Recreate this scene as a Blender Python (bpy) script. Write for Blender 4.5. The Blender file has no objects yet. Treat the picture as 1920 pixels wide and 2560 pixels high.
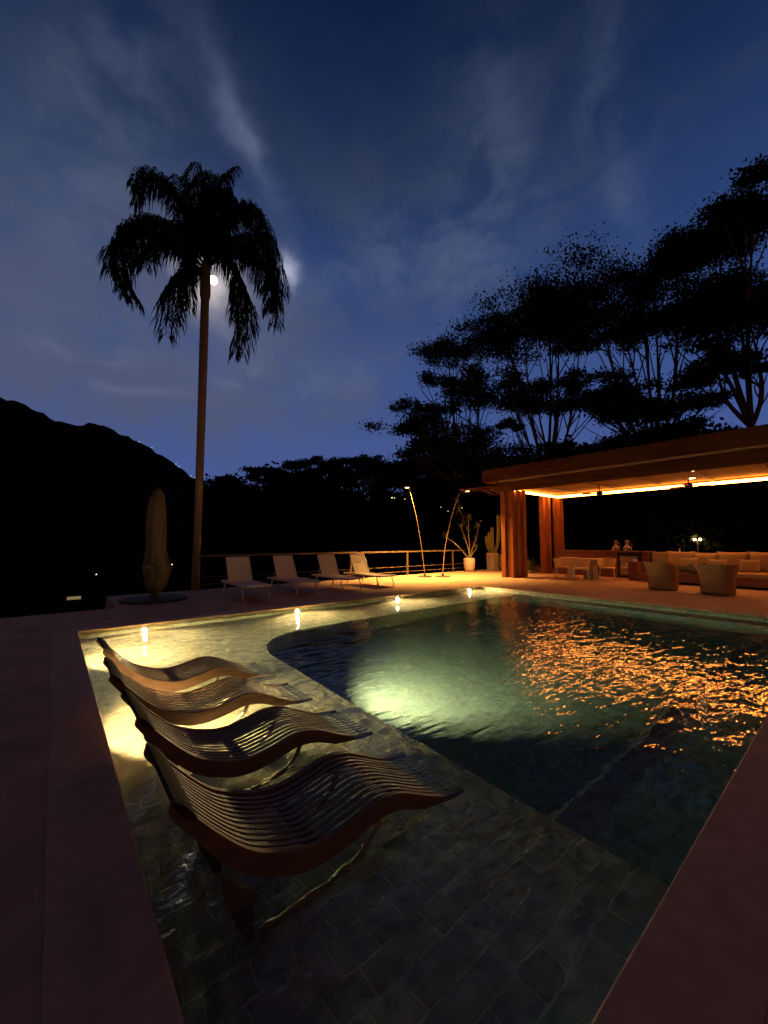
import bpy, bmesh, math, random
import numpy as np
from mathutils import Vector, Matrix
R = math.radians
sc = bpy.context.scene
COL = sc.collection
rnd = random.Random(7)
WATER_Z = -0.075

# ------------------------------------------------------------------ materials
def new_mat(name):
    m = bpy.data.materials.new(name); m.use_nodes = True
    nt = m.node_tree
    return m, nt, nt.nodes['Principled BSDF']

def surf(name, col, rough=0.6, metal=0.0, var=0.25, scale=6.0, bump=0.0, bscale=40.0, stretch=(1, 1, 1), spec=0.5, col2=None):
    """plain procedural surface: noise-varied colour, optional bump"""
    m, nt, b = new_mat(name)
    tc = nt.nodes.new('ShaderNodeTexCoord'); mp = nt.nodes.new('ShaderNodeMapping')
    mp.inputs['Scale'].default_value = stretch
    nt.links.new(tc.outputs['Object'], mp.inputs[0])
    n = nt.nodes.new('ShaderNodeTexNoise'); n.inputs['Scale'].default_value = scale; n.inputs['Detail'].default_value = 6
    nt.links.new(mp.outputs[0], n.inputs['Vector'])
    r = nt.nodes.new('ShaderNodeValToRGB')
    c2 = col2 or tuple(c * (1 - var) for c in col); c1 = tuple(min(1, c * (1 + var)) for c in col)
    r.color_ramp.elements[0].position = 0.3; r.color_ramp.elements[1].position = 0.7
    r.color_ramp.elements[0].color = (*c2, 1); r.color_ramp.elements[1].color = (*c1, 1)
    nt.links.new(n.outputs['Fac'], r.inputs[0]); nt.links.new(r.outputs[0], b.inputs['Base Color'])
    b.inputs['Roughness'].default_value = rough; b.inputs['Metallic'].default_value = metal
    b.inputs['Specular IOR Level'].default_value = spec
    if bump:
        n2 = nt.nodes.new('ShaderNodeTexNoise'); n2.inputs['Scale'].default_value = bscale; n2.inputs['Detail'].default_value = 5
        nt.links.new(mp.outputs[0], n2.inputs['Vector'])
        bp = nt.nodes.new('ShaderNodeBump'); bp.inputs['Strength'].default_value = 1.0; bp.inputs['Distance'].default_value = bump
        nt.links.new(n2.outputs['Fac'], bp.inputs['Height']); nt.links.new(bp.outputs[0], b.inputs['Normal'])
    return m

def emit(name, col, s):
    m = bpy.data.materials.new(name); m.use_nodes = True; nt = m.node_tree; nt.nodes.clear()
    e = nt.nodes.new('ShaderNodeEmission'); o = nt.nodes.new('ShaderNodeOutputMaterial')
    e.inputs[0].default_value = (*col, 1); e.inputs[1].default_value = s
    nt.links.new(e.outputs[0], o.inputs[0]); return m

def pool_tile(name, c1, c2, grout):
    """hand-cut square stone tiles with wobbly pale joints"""
    m, nt, b = new_mat(name); L = nt.links.new
    tc = nt.nodes.new('ShaderNodeTexCoord')
    n = nt.nodes.new('ShaderNodeTexNoise'); n.inputs['Scale'].default_value = 2.6; n.inputs['Detail'].default_value = 3
    L(tc.outputs['Object'], n.inputs['Vector'])
    sub = nt.nodes.new('ShaderNodeVectorMath'); sub.operation = 'SUBTRACT'; sub.inputs[1].default_value = (.5, .5, .5)
    L(n.outputs['Color'], sub.inputs[0])
    scl = nt.nodes.new('ShaderNodeVectorMath'); scl.operation = 'SCALE'; scl.inputs['Scale'].default_value = 0.09
    L(sub.outputs[0], scl.inputs[0])
    add = nt.nodes.new('ShaderNodeVectorMath'); add.operation = 'ADD'
    L(tc.outputs['Object'], add.inputs[0]); L(scl.outputs[0], add.inputs[1])
    br = nt.nodes.new('ShaderNodeTexBrick'); br.offset = 0.35; br.offset_frequency = 2; br.squash = 1.0
    br.inputs['Scale'].default_value = 1.0; br.inputs['Brick Width'].default_value = 0.17; br.inputs['Row Height'].default_value = 0.14
    br.inputs['Mortar Size'].default_value = 0.006; br.inputs['Mortar Smooth'].default_value = 0.35
    br.inputs['Color1'].default_value = (*c1, 1); br.inputs['Color2'].default_value = (*c2, 1); br.inputs['Mortar'].default_value = (*grout, 1)
    L(add.outputs[0], br.inputs['Vector'])
    n2 = nt.nodes.new('ShaderNodeTexNoise'); n2.inputs['Scale'].default_value = 9; n2.inputs['Detail'].default_value = 8
    L(tc.outputs['Object'], n2.inputs['Vector'])
    mr = nt.nodes.new('ShaderNodeMapRange'); mr.inputs[1].default_value = .3; mr.inputs[2].default_value = .7; mr.inputs[3].default_value = .55; mr.inputs[4].default_value = 1.15
    L(n2.outputs['Fac'], mr.inputs[0])
    mul = nt.nodes.new('ShaderNodeVectorMath'); mul.operation = 'SCALE'
    L(br.outputs['Color'], mul.inputs[0]); L(mr.outputs[0], mul.inputs['Scale'])
    L(mul.outputs[0], b.inputs['Base Color']); b.inputs['Roughness'].default_value = .7
    mx = nt.nodes.new('ShaderNodeMath'); mx.operation = 'MULTIPLY_ADD'; mx.inputs[1].default_value = -0.6
    L(br.outputs['Fac'], mx.inputs[0]); L(n2.outputs['Fac'], mx.inputs[2])
    bp = nt.nodes.new('ShaderNodeBump'); bp.inputs['Distance'].default_value = 0.012
    L(mx.outputs[0], bp.inputs['Height']); L(bp.outputs[0], b.inputs['Normal'])
    return m

def water_mat():
    m = bpy.data.materials.new('pool_water'); m.use_nodes = True; nt = m.node_tree; nt.nodes.clear(); L = nt.links.new
    out = nt.nodes.new('ShaderNodeOutputMaterial'); g = nt.nodes.new('ShaderNodeBsdfGlass')
    g.inputs['IOR'].default_value = 1.33; g.inputs['Roughness'].default_value = 0.0; g.inputs['Color'].default_value = (1, 1, 1, 1)
    ab = nt.nodes.new('ShaderNodeVolumeAbsorption'); ab.inputs['Color'].default_value = (0.55, 0.76, 0.79, 1); ab.inputs['Density'].default_value = 0.50
    tc = nt.nodes.new('ShaderNodeTexCoord')
    def layer(rot, scl, detail, dist):
        mp = nt.nodes.new('ShaderNodeMapping'); mp.inputs['Rotation'].default_value = (0, 0, R(rot)); mp.inputs['Scale'].default_value = scl
        L(tc.outputs['Object'], mp.inputs[0])
        n = nt.nodes.new('ShaderNodeTexNoise'); n.inputs['Scale'].default_value = 1; n.inputs['Detail'].default_value = detail; n.inputs['Distortion'].default_value = dist
        L(mp.outputs[0], n.inputs['Vector']); return n
    a = layer(45, (2.6, 7.0, 1), 1.5, .4); b = layer(60, (7.0, 18.0, 1), 1.5, .3); c = layer(20, (0.7, 1.1, 1), 1, .2)
    def mad(x, k, y):
        q = nt.nodes.new('ShaderNodeMath'); q.operation = 'MULTIPLY_ADD'; q.inputs[1].default_value = k
        L(x, q.inputs[0])
        if y is None: q.inputs[2].default_value = 0
        else: L(y, q.inputs[2])
        return q.outputs[0]
    h = mad(a.outputs['Fac'], 1.0, mad(b.outputs['Fac'], 0.36, mad(c.outputs['Fac'], 0.9, None)))
    bp = nt.nodes.new('ShaderNodeBump'); bp.inputs['Strength'].default_value = 1; bp.inputs['Distance'].default_value = 0.016
    L(h, bp.inputs['Height']); L(bp.outputs[0], g.inputs['Normal'])
    L(g.outputs[0], out.inputs['Surface']); L(ab.outputs[0], out.inputs['Volume'])
    return m

M = {}
M['deck'] = surf('deck_stone', (.42, .265, .18), .8, spec=.2, var=.2, scale=2.2, bump=.0025, bscale=55)
M['coping'] = surf('coping_stone', (.44, .28, .19), .7, spec=.3, var=.14, scale=8, bump=.002, bscale=70)
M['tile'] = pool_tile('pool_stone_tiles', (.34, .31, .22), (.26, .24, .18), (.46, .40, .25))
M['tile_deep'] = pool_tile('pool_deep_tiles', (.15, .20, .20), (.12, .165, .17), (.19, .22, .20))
M['nosing'] = surf('step_nosing', (.26, .27, .22), .6)
M['water'] = water_mat()
M['ground'] = surf('dark_grass_ground', (.008, .01, .006), .95, spec=0, scale=.4)
M['hill'] = surf('forest_hills', (.009, .012, .016), .95, spec=0, scale=.05)
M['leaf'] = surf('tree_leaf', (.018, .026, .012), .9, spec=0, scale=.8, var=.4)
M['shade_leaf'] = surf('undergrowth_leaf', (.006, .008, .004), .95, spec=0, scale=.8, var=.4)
M['palmleaf'] = surf('palm_leaf', (.012, .02, .01), .8, spec=0, scale=2, var=.4)
M['bark'] = surf('bark', (.12, .085, .06), .9, scale=5, bump=.01, bscale=14, stretch=(1, 1, .3))
M['palmbark'] = surf('palm_bark', (.24, .15, .10), .85, scale=2, bump=.012, bscale=9, stretch=(.4, .4, 3))
M['slat'] = surf('dark_woven_resin', (.10, .062, .046), .55, scale=12, var=.2, bump=.0015, bscale=160)
M['rail_tan'] = surf('tan_frame', (.30, .18, .10), .5, scale=8, var=.15)
M['rail_brown'] = surf('brown_side_rail', (.15, .078, .045), .6, spec=.25, scale=9, var=.2, stretch=(.3, 2, 2))
M['bolster'] = surf('dark_woven_bolster', (.04, .024, .018), .9, spec=.1, scale=30, var=.3, bump=.004, bscale=120)
M['sling'] = surf('white_mesh_sling', (.62, .52, .48), .8, scale=60, var=.06, bump=.001, bscale=220)
M['whitemetal'] = surf('white_metal', (.66, .57, .48), .45, scale=10, var=.05)
M['rust'] = surf('weathered_railing', (.13, .08, .04), .6, scale=9, var=.3, bump=.001)
M['brass'] = surf('lamp_rod_metal', (.30, .22, .12), .5, metal=.3, var=.1)
M['blackmetal'] = surf('black_metal', (.03, .028, .026), .5, metal=.3, var=.1)
M['wood'] = surf('red_brown_timber', (.27, .095, .035), .7, spec=.15, scale=3, var=.3, bump=.002, bscale=22, stretch=(3, 3, .25))
M['woodh'] = surf('roof_timber', (.085, .028, .012), .8, spec=.04, scale=3, var=.3, bump=.002, bscale=18, stretch=(3, .25, 3))
M['lip'] = surf('pale_eave_trim', (.30, .17, .08), .6, scale=5, var=.15)
M['ceil'] = surf('ceiling_panel', (.33, .165, .07), .8, spec=.1, scale=1.2, var=.10, stretch=(.3, 3, 3))
M['beam'] = surf('dark_beam', (.10, .05, .03), .6, scale=3)
M['counter'] = surf('counter_wood', (.21, .075, .030), .5, scale=2.5, var=.25, bump=.001, bscale=20, stretch=(3, .3, 3))
M['cush'] = surf('beige_cushion', (.43, .27, .12), .9, spec=.1, scale=25, var=.1, bump=.003, bscale=8)
M['wicker'] = surf('beige_wicker', (.31, .175, .08), .85, spec=.1, scale=40, var=.2, bump=.003, bscale=90, stretch=(1, 1, 2.2))
M['chairfab'] = surf('cream_woven_chair', (.70, .48, .25), .8, spec=.2, scale=50, var=.1)
M['tabletop'] = surf('pale_table_top', (.6, .48, .34), .4, scale=6, var=.1)
M['potwhite'] = surf('pale_clay_pot', (.60, .47, .40), .7, scale=4, var=.12, bump=.001)
M['potgrey'] = surf('green_grey_pot', (.30, .27, .20), .8, scale=4, var=.2)
M['soil'] = surf('soil', (.05, .035, .025), 1)
M['cactus'] = surf('cactus_green', (.30, .30, .11), .6, scale=8, var=.2)
M['stem'] = surf('dry_stem', (.27, .20, .11), .8, scale=8)
M['tuft'] = surf('olive_leaves', (.14, .15, .06), .7, scale=4, var=.3)
M['canvas'] = surf('tan_canvas', (.10, .066, .04), .9, scale=4, var=.2, bump=.004, bscale=18)
M['rug'] = surf('dark_base_plate', (.06, .045, .05), .8)
M['black'] = surf('black_cloth', (.012, .011, .012), .9, bump=.01, bscale=10)
M['steel'] = surf('fridge_frame', (.035, .03, .028), .35, metal=.4, var=.1)
M['fridgein'] = surf('fridge_contents', (.42, .33, .20), .4, scale=5, var=.6, stretch=(1, 1, 3))
M['white'] = surf('white_ceramic', (.8, .76, .68), .3, var=.03)
M['stucco'] = surf('dark_stucco', (.012, .009, .007), .95, scale=4, bump=.01, bscale=20)
m, nt, b = new_mat('clear_glass'); b.inputs['Transmission Weight'].default_value = .75; b.inputs['Roughness'].default_value = .08; b.inputs['Base Color'].default_value = (.9, .75, .6, 1); M['glass'] = m
n = nt.nodes.new('ShaderNodeTexNoise'); n.inputs['Scale'].default_value = 12
bp = nt.nodes.new('ShaderNodeBump'); bp.inputs['Distance'].default_value = .004; nt.links.new(n.outputs['Fac'], bp.inputs['Height']); nt.links.new(bp.outputs[0], b.inputs['Normal'])
M['led'] = emit('led_warm', (1, .31, .045), 34)
M['poolled'] = emit('pool_lens', (1, .78, .36), 60)
M['downled'] = emit('downlight_lens', (1, .62, .3), 14)
M['lampled'] = emit('lamp_lens', (1, .60, .25), 12)
M['bulb'] = emit('bulb', (1, .62, .25), 60)
M['farlight'] = emit('far_lamp', (1, .93, .75), 3)
M['farblue'] = emit('far_lamp_cold', (.75, .85, 1), 2.2)
M['fargreen'] = emit('far_lamp_yellow', (.95, .95, .2), 3)
M['farwindow'] = emit('far_window_glow', (.9, .7, .3), .22)
M['moon'] = emit('moon_surface', (1, .90, .72), 9)

# ------------------------------------------------------------------ mesh helpers
class MB:
    def __init__(s): s.v = []; s.f = []
    def add(s, vs, fs):
        o = len(s.v); s.v += [tuple(v) for v in vs]; s.f += [tuple(i + o for i in f) for f in fs]; return s
    def box(s, x0, x1, y0, y1, z0, z1):
        return s.add([(x0, y0, z0), (x1, y0, z0), (x1, y1, z0), (x0, y1, z0), (x0, y0, z1), (x1, y0, z1), (x1, y1, z1), (x0, y1, z1)],
                     [(0, 3, 2, 1), (4, 5, 6, 7), (0, 1, 5, 4), (1, 2, 6, 5), (2, 3, 7, 6), (3, 0, 4, 7)])
    def bar(s, a, b, w, h, up=(0, 0, 1)):
        a = Vector(a); b = Vector(b); d = (b - a).normalized(); up = Vector(up)
        if abs(d.dot(up)) > .98: up = Vector((1, 0, 0))
        sd = d.cross(up).normalized() * (w / 2); u = sd.cross(d).normalized() * (h / 2)
        vs = [a - sd - u, a + sd - u, a + sd + u, a - sd + u, b - sd - u, b + sd - u, b + sd + u, b - sd + u]
        return s.add(vs, [(0, 1, 2, 3), (7, 6, 5, 4), (0, 4, 5, 1), (1, 5, 6, 2), (2, 6, 7, 3), (3, 7, 4, 0)])
    def tube(s, pts, r, n=8, cap=True):
        pts = [Vector(p) for p in pts]; rs = r if isinstance(r, (list, tuple)) else [r] * len(pts)
        vs = []; fs = []; prev = None
        for i, p in enumerate(pts):
            d = (pts[min(i + 1, len(pts) - 1)] - pts[max(i - 1, 0)]).normalized()
            if prev is None:
                ref = Vector((0, 0, 1)) if abs(d.z) < .9 else Vector((1, 0, 0)); a = d.cross(ref).normalized()
            else: a = (prev - d * prev.dot(d)).normalized()
            prev = a; c = d.cross(a)
            for k in range(n):
                t = 2 * math.pi * k / n; vs.append(p + (a * math.cos(t) + c * math.sin(t)) * rs[i])
        for i in range(len(pts) - 1):
            for k in range(n):
                k2 = (k + 1) % n; fs.append((i * n + k, i * n + k2, (i + 1) * n + k2, (i + 1) * n + k))
        if cap: fs.append(tuple(range(n))[::-1]); fs.append(tuple((len(pts) - 1) * n + k for k in range(n)))
        return s.add(vs, fs)
    def lathe(s, prof, n=24, c=(0, 0, 0), sq=1.0):
        vs = []; fs = []
        for (r, z) in prof:
            for k in range(n):
                t = 2 * math.pi * k / n; vs.append((c[0] + r * math.cos(t), c[1] + r * math.sin(t) * sq, c[2] + z))
        for i in range(len(prof) - 1):
            for k in range(n):
                k2 = (k + 1) % n; fs.append((i * n + k, i * n + k2, (i + 1) * n + k2, (i + 1) * n + k))
        fs.append(tuple(range(n))[::-1]); fs.append(tuple((len(prof) - 1) * n + k for k in range(n)))
        return s.add(vs, fs)
    def sweep(s, path, y0, y1, t):
        """slab following path [(x,z)] between y0 and y1, thickness t downwards"""
        vs = []; fs = []
        for i, (x, z) in enumerate(path):
            xa, za = path[max(i - 1, 0)]; xb, zb = path[min(i + 1, len(path) - 1)]
            dx, dz = xb - xa, zb - za; l = math.hypot(dx, dz); nx, nz = dz / l * t, -dx / l * t
            vs += [(x, y0, z), (x, y1, z), (x + nx, y1, z + nz), (x + nx, y0, z + nz)]
        for i in range(len(path) - 1):
            for k in range(4):
                a = i * 4 + k; b_ = i * 4 + (k + 1) % 4; fs.append((a, b_, b_ + 4, a + 4))
        fs.append((3, 2, 1, 0)); e = (len(path) - 1) * 4; fs.append((e, e + 1, e + 2, e + 3))
        return s.add(vs, fs)
    def build(s, name, mat, parent=None, bevel=0, smooth=False, sub=0):
        me = bpy.data.meshes.new(name); me.from_pydata(s.v, [], s.f)
        bm = bmesh.new(); bm.from_mesh(me); bmesh.ops.recalc_face_normals(bm, faces=bm.faces); bm.to_mesh(me); bm.free()
        me.materials.append(mat)
        if smooth:
            for p in me.polygons: p.use_smooth = True
        o = bpy.data.objects.new(name, me); COL.objects.link(o)
        if parent: o.parent = parent
        if bevel:
            b = o.modifiers.new('bevel', 'BEVEL'); b.width = bevel; b.segments = 2; b.limit_method = 'ANGLE'
        if sub:
            b = o.modifiers.new('sub', 'SUBSURF'); b.levels = sub; b.render_levels = sub
        return o

def tag(o, label, cat, group=None, kind=None):
    o['label'] = label; o['category'] = cat
    if group: o['group'] = group
    if kind: o['kind'] = kind
    return o
def thing(name, label, cat, loc=(0, 0, 0), rz=0, group=None):
    o = bpy.data.objects.new(name, None); COL.objects.link(o); o.empty_display_size = .1
    o.location = loc; o.rotation_euler = (0, 0, rz); return tag(o, label, cat, group)
def struct(o): o['kind'] = 'structure'; return o
def dup(root, loc, rz, label, kids=None):
    r = root.copy(); COL.objects.link(r); r.location = loc; r.rotation_euler = (0, 0, rz); r['label'] = label
    for ch in list(root.children):
        c = ch.copy(); COL.objects.link(c); c.parent = r
        for g in ch.children:
            d = g.copy(); COL.objects.link(d); d.parent = c
    return r
def spline(pts, n=6):
    """Catmull-Rom through pts"""
    P = [Vector(p) for p in pts]; out = []
    for i in range(len(P) - 1):
        p0 = P[max(i - 1, 0)]; p1 = P[i]; p2 = P[i + 1]; p3 = P[min(i + 2, len(P) - 1)]
        for k in range(n):
            t = k / n
            out.append(.5 * ((2 * p1) + (p2 - p0) * t + (2 * p0 - 5 * p1 + 4 * p2 - p3) * t * t + (3 * p1 - p0 - 3 * p2 + p3) * t ** 3))
    out.append(P[-1]); return out
def lamp(kind, name, loc, energy, col, parent=None, **kw):
    l = bpy.data.lights.new(name, kind); l.energy = energy; l.color = col
    for k, v in kw.items():
        if k != 'aim': setattr(l, k, v)
    o = bpy.data.objects.new(name, l); COL.objects.link(o); o.location = loc
    if 'aim' in kw: o.rotation_euler = Vector(kw['aim']).to_track_quat('-Z', 'Y').to_euler()
    if parent: o.parent = parent
    return o

# ------------------------------------------------------------------ camera
cam = bpy.data.cameras.new('camera'); co = bpy.data.objects.new('camera', cam); COL.objects.link(co)
cam.sensor_fit = 'HORIZONTAL'; cam.sensor_width = 36; cam.lens = 36 * 996 / 1920; cam.clip_end = 5000; cam.clip_start = .05
co.location = (0, 0, 1.45); co.rotation_euler = (R(94.25), 0, R(-39.626)); sc.camera = co

# ------------------------------------------------------------------ sky
w = bpy.data.worlds.new('World'); sc.world = w; w.use_nodes = True
nt = w.node_tree; L = nt.links.new; nt.nodes.clear()
wo = nt.nodes.new('ShaderNodeOutputWorld'); bg = nt.nodes.new('ShaderNodeBackground'); L(bg.outputs[0], wo.inputs[0])
tc = nt.nodes.new('ShaderNodeTexCoord')
def vm(op, a, b=None, s=None):
    q = nt.nodes.new('ShaderNodeVectorMath'); q.operation = op
    for i, x in enumerate((a, b)):
        if x is None: continue
        if isinstance(x, tuple): q.inputs[i].default_value = x
        else: L(x, q.inputs[i])
    if s is not None:
        if isinstance(s, (int, float)): q.inputs['Scale'].default_value = s
        else: L(s, q.inputs['Scale'])
    return q.outputs['Value'] if op == 'DOT_PRODUCT' else q.outputs[0]
def mt(op, a, b=None, c=None, clamp=False):
    q = nt.nodes.new('ShaderNodeMath'); q.operation = op; q.use_clamp = clamp
    for i, x in enumerate((a, b, c)):
        if x is None: continue
        if isinstance(x, (int, float)): q.inputs[i].default_value = x
        else: L(x, q.inputs[i])
    return q.outputs[0]
def noise(vec, scale, detail, dist=0, rough=.55):
    q = nt.nodes.new('ShaderNodeTexNoise'); q.inputs['Scale'].default_value = scale; q.inputs['Detail'].default_value = detail
    q.inputs['Distortion'].default_value = dist; q.inputs['Roughness'].default_value = rough; L(vec, q.inputs['Vector']); return q
def smooth(x, a, b):
    q = nt.nodes.new('ShaderNodeMapRange'); q.interpolation_type = 'SMOOTHSTEP'; q.inputs[1].default_value = a; q.inputs[2].default_value = b
    L(x, q.inputs[0]); return q.outputs[0]
D = vm('NORMALIZE', tc.outputs['Generated'])
sep = nt.nodes.new('ShaderNodeSeparateXYZ'); L(D, sep.inputs[0]); Z = sep.outputs['Z']
nz = noise(D, 3.2, 6); warp = vm('ADD', D, vm('SCALE', vm('SUBTRACT', nz.outputs['Color'], (.5, .5, .5)), s=.34))
nzf = noise(D, 9, 8); warpf = vm('ADD', D, vm('SCALE', vm('SUBTRACT', nzf.outputs['Color'], (.5, .5, .5)), s=.11))
def addm(xs):
    r = xs[0]
    for x in xs[1:]: r = mt('ADD', r, x)
    return r
def blob(c, ax_to, s1, s2, W=None):
    c = Vector(c).normalized(); a = Vector(ax_to) - c; a = (a - c * a.dot(c)).normalized(); bx = c.cross(a)
    q = vm('SUBTRACT', W or warp, tuple(c))
    u = mt('MULTIPLY', vm('DOT_PRODUCT', q, tuple(a)), 1 / s1); v = mt('MULTIPLY', vm('DOT_PRODUCT', q, tuple(bx)), 1 / s2)
    w3 = mt('MULTIPLY', vm('DOT_PRODUCT', q, tuple(c)), 1.1)
    r2 = addm([mt('MULTIPLY', u, u), mt('MULTIPLY', v, v), mt('MULTIPLY', w3, w3)])
    return mt('EXPONENT', mt('MULTIPLY', r2, -1.0))
def addm(xs):
    r = xs[0]
    for x in xs[1:]: r = mt('ADD', r, x)
    return r
ramp = nt.nodes.new('ShaderNodeValToRGB'); L(Z, ramp.inputs[0]); e = ramp.color_ramp.elements
e[0].position = 0; e[0].color = (.060, .100, .285, 1); e[1].position = 1; e[1].color = (.0018, .008, .042, 1)
for p, c in ((.22, (.055, .095, .285)), (.40, (.034, .076, .250)), (.55, (.013, .045, .175)), (.70, (.0048, .022, .096)), (.82, (.0028, .011, .052))):
    x = e.new(p); x.color = (*c, 1)
# broad cloud cover
stretch = vm('MULTIPLY', warp, (1.0, 1.0, 2.2))
n1 = noise(stretch, 2.4, 7, .3); n2 = noise(vm('MULTIPLY', warpf, (1.2, 1, 1.8)), 5.5, 8, .2)
tex = mt('ADD', mt('MULTIPLY', n1.outputs['Fac'], .65), mt('MULTIPLY', n2.outputs['Fac'], .35))
tex = smooth(tex, .36, .62)
cover = addm([blob((-.03, .80, .58), (.003, .767, .642), .34, .34), blob((.60, .48, .62), (.70, .2, .70), .50, .24),
              mt('MULTIPLY', blob((.15, .93, .33), (.5, .8, .33), .42, .13), .8), mt('MULTIPLY', blob((.50, .74, .44), (.6, .6, .5), .22, .14), .6)])
cover = mt('MULTIPLY', cover, 1.0, clamp=True)
cl = mt('MULTIPLY', cover, mt('MULTIPLY_ADD', tex, .72, .38), clamp=True)
cramp = nt.nodes.new('ShaderNodeValToRGB'); L(Z, cramp.inputs[0]); e = cramp.color_ramp.elements
e[0].position = .15; e[0].color = (.072, .092, .190, 1); e[1].position = .9; e[1].color = (.009, .018, .042, 1)
for p, c in ((.42, (.072, .092, .172)), (.60, (.050, .072, .140)), (.72, (.030, .045, .090))):
    x = e.new(p); x.color = (*c, 1)
mix = nt.nodes.new('ShaderNodeMix'); mix.data_type = 'RGBA'; L(cl, mix.inputs['Factor']); L(ramp.outputs[0], mix.inputs['A']); L(cramp.outputs[0], mix.inputs['B'])
col = mix.outputs['Result']
def addcol(col, fac, c):
    return vm('ADD', col, vm('SCALE', c, s=fac))
streak = mt('MULTIPLY', blob((.246, .668, .700), (.184, .639, .747), .085, .022, warpf), mt('MULTIPLY_ADD', tex, .8, .2))
col = addcol(col, streak, (.085, .095, .12))
col = addcol(col, blob((.205, .65, .732), (.184, .639, .747), .10, .03, warpf), (.018, .022, .034))
bright = mt('MULTIPLY', blob((.360, .744, .561), (.362, .74, .60), .030, .016, warpf), smooth(nzf.outputs['Fac'], .35, .6))
col = addcol(col, bright, (.34, .34, .40))
bright2 = mt('MULTIPLY', blob((.322, .682, .657), (.36, .68, .64), .035, .014, warpf), tex)
col = addcol(col, bright2, (.05, .058, .075))
low = mt('MULTIPLY', addm([blob((.11, .945, .307), (.3, .9, .31), .12, .014, warpf), blob((.02, .93, .36), (.1, .93, .37), .10, .012, warpf), blob((.36, .86, .36), (.5, .8, .36), .10, .016, warpf), blob((.30, .85, .45), (.4, .8, .42), .10, .025, warpf)]), smooth(n2.outputs['Fac'], .4, .62))
col = addcol(col, low, (.024, .027, .038))
MOON = Vector((.2255, .8165, .5315)).normalized()
DM = lambda s, W: blob(tuple(MOON), (.3, .8, .5), s, s, W)
halo = mt('MULTIPLY', DM(.05, warpf), smooth(nzf.outputs['Fac'], .28, .62))
col = addcol(col, halo, (.62, .52, .42)); col = addcol(col, DM(.10, warp), (.022, .022, .028))
wisps = addm([blob((.60, .45, .66), (.52, .40, .76), .22, .07), blob((.70, .24, .67), (.66, .2, .72), .16, .055), blob((.50, .62, .60), (.6, .5, .62), .20, .06), blob((.05, .75, .66), (.1, .6, .79), .20, .06), blob((.44, .80, .41), (.6, .7, .42), .13, .05), blob((.33, .86, .40), (.5, .8, .42), .10, .03)])
col = addcol(col, mt('MULTIPLY', wisps, smooth(n2.outputs['Fac'], .36, .64)), (.026, .032, .048))
# added warm glow low in the unseen sky, standing in for house light
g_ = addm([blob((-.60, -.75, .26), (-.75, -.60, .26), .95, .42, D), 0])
# a touch of physical twilight sky, far below the horizon glow
sky = nt.nodes.new('ShaderNodeTexSky'); sky.sky_type = 'NISHITA'; sky.sun_disc = False; sky.sun_elevation = R(32.1); sky.sun_rotation = R(15.8)
col = vm('ADD', col, vm('SCALE', sky.outputs[0], s=.0002))
FW = Vector((math.sin(R(39.6)), math.cos(R(39.6)), .07)).normalized()
col = vm('SCALE', col, s=mt('MULTIPLY_ADD', smooth(vm('DOT_PRODUCT', D, tuple(FW)), -.05, .50),   .90, .10))  # sky out of view dimmed, as if a house blocked it
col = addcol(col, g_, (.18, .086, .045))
L(col, bg.inputs['Color']); bg.inputs['Strength'].default_value = 1.0

s = bpy.data.lights.new('moonlight', 'SUN'); so = bpy.data.objects.new('moonlight', s); COL.objects.link(so)
s.energy = .035; s.angle = R(.6); s.color = (.85, .88, 1); so.rotation_euler = MOON.to_track_quat('Z', 'Y').to_euler()
me = MB(); me.lathe([(math.sin(t) * 7.5 + .01, math.cos(t) * 7.5) for t in [math.pi * k / 16 for k in range(17)]], 32)
mo = me.build('moon', M['moon'], smooth=True); mo.location = MOON * 900
tag(mo, 'bright full moon shining behind the palm crown', 'moon')

# ------------------------------------------------------------------ ground, hills, deck, pool
g = MB(); g.add([(-1500, -1500, -1.6), (1500, -1500, -1.6), (1500, 1500, -1.6), (-1500, 1500, -1.6)], [(0, 1, 2, 3)]); struct(g.build('ground', M['ground']))
# hills: ridge elevation by azimuth
ridge = [(-60, 9), (-30, 13), (-14, 15.5), (-9, 15.0), (-5, 14.75), (-3.1, 14.5), (-.7, 13.35), (1, 13.15), (1.8, 13.2), (3, 13.7), (4.2, 13.5), (5.6, 12.9), (8.2, 11.9), (11.3, 10.1), (13.7, 8.35), (17, 6.8), (22, 5.6), (30, 5.2), (38, 5.4), (45, 5.9), (52, 5.2), (60, 4.8), (80, 5.2), (110, 5)]
vs = []; fs = []; NA = 340; NR = 10
for i in range(NA + 1):
    az = -60 + 170 * i / NA
    el = np.interp(az, [a for a, b in ridge], [b for a, b in ridge])
    el += .10 * math.sin(az * 3.1) + .07 * math.sin(az * 7.7 + 1) + .05 * rnd.uniform(-1, 1)
    top = 1.45 + 520 * math.tan(R(el))
    for j in range(NR + 1):
        t = j / NR; r = 170 + 350 * t
        z = -1.7 + (top + 1.7) * (t ** 1.5) * (1 + .05 * math.sin(az * .9 + j)) if j < NR else top
        z = min(z, 1.45 + r * math.tan(R(el)) * .995) if j < NR else z
        vs.append((r * math.sin(R(az)), r * math.cos(R(az)), z))
for i in range(NA):
    for j in range(NR):
        a = i * (NR + 1) + j; fs.append((a, a + 1, a + NR + 2, a + NR + 1))
h = MB(); h.add(vs, fs); struct(h.build('hills', M['hill'], smooth=True))

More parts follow.
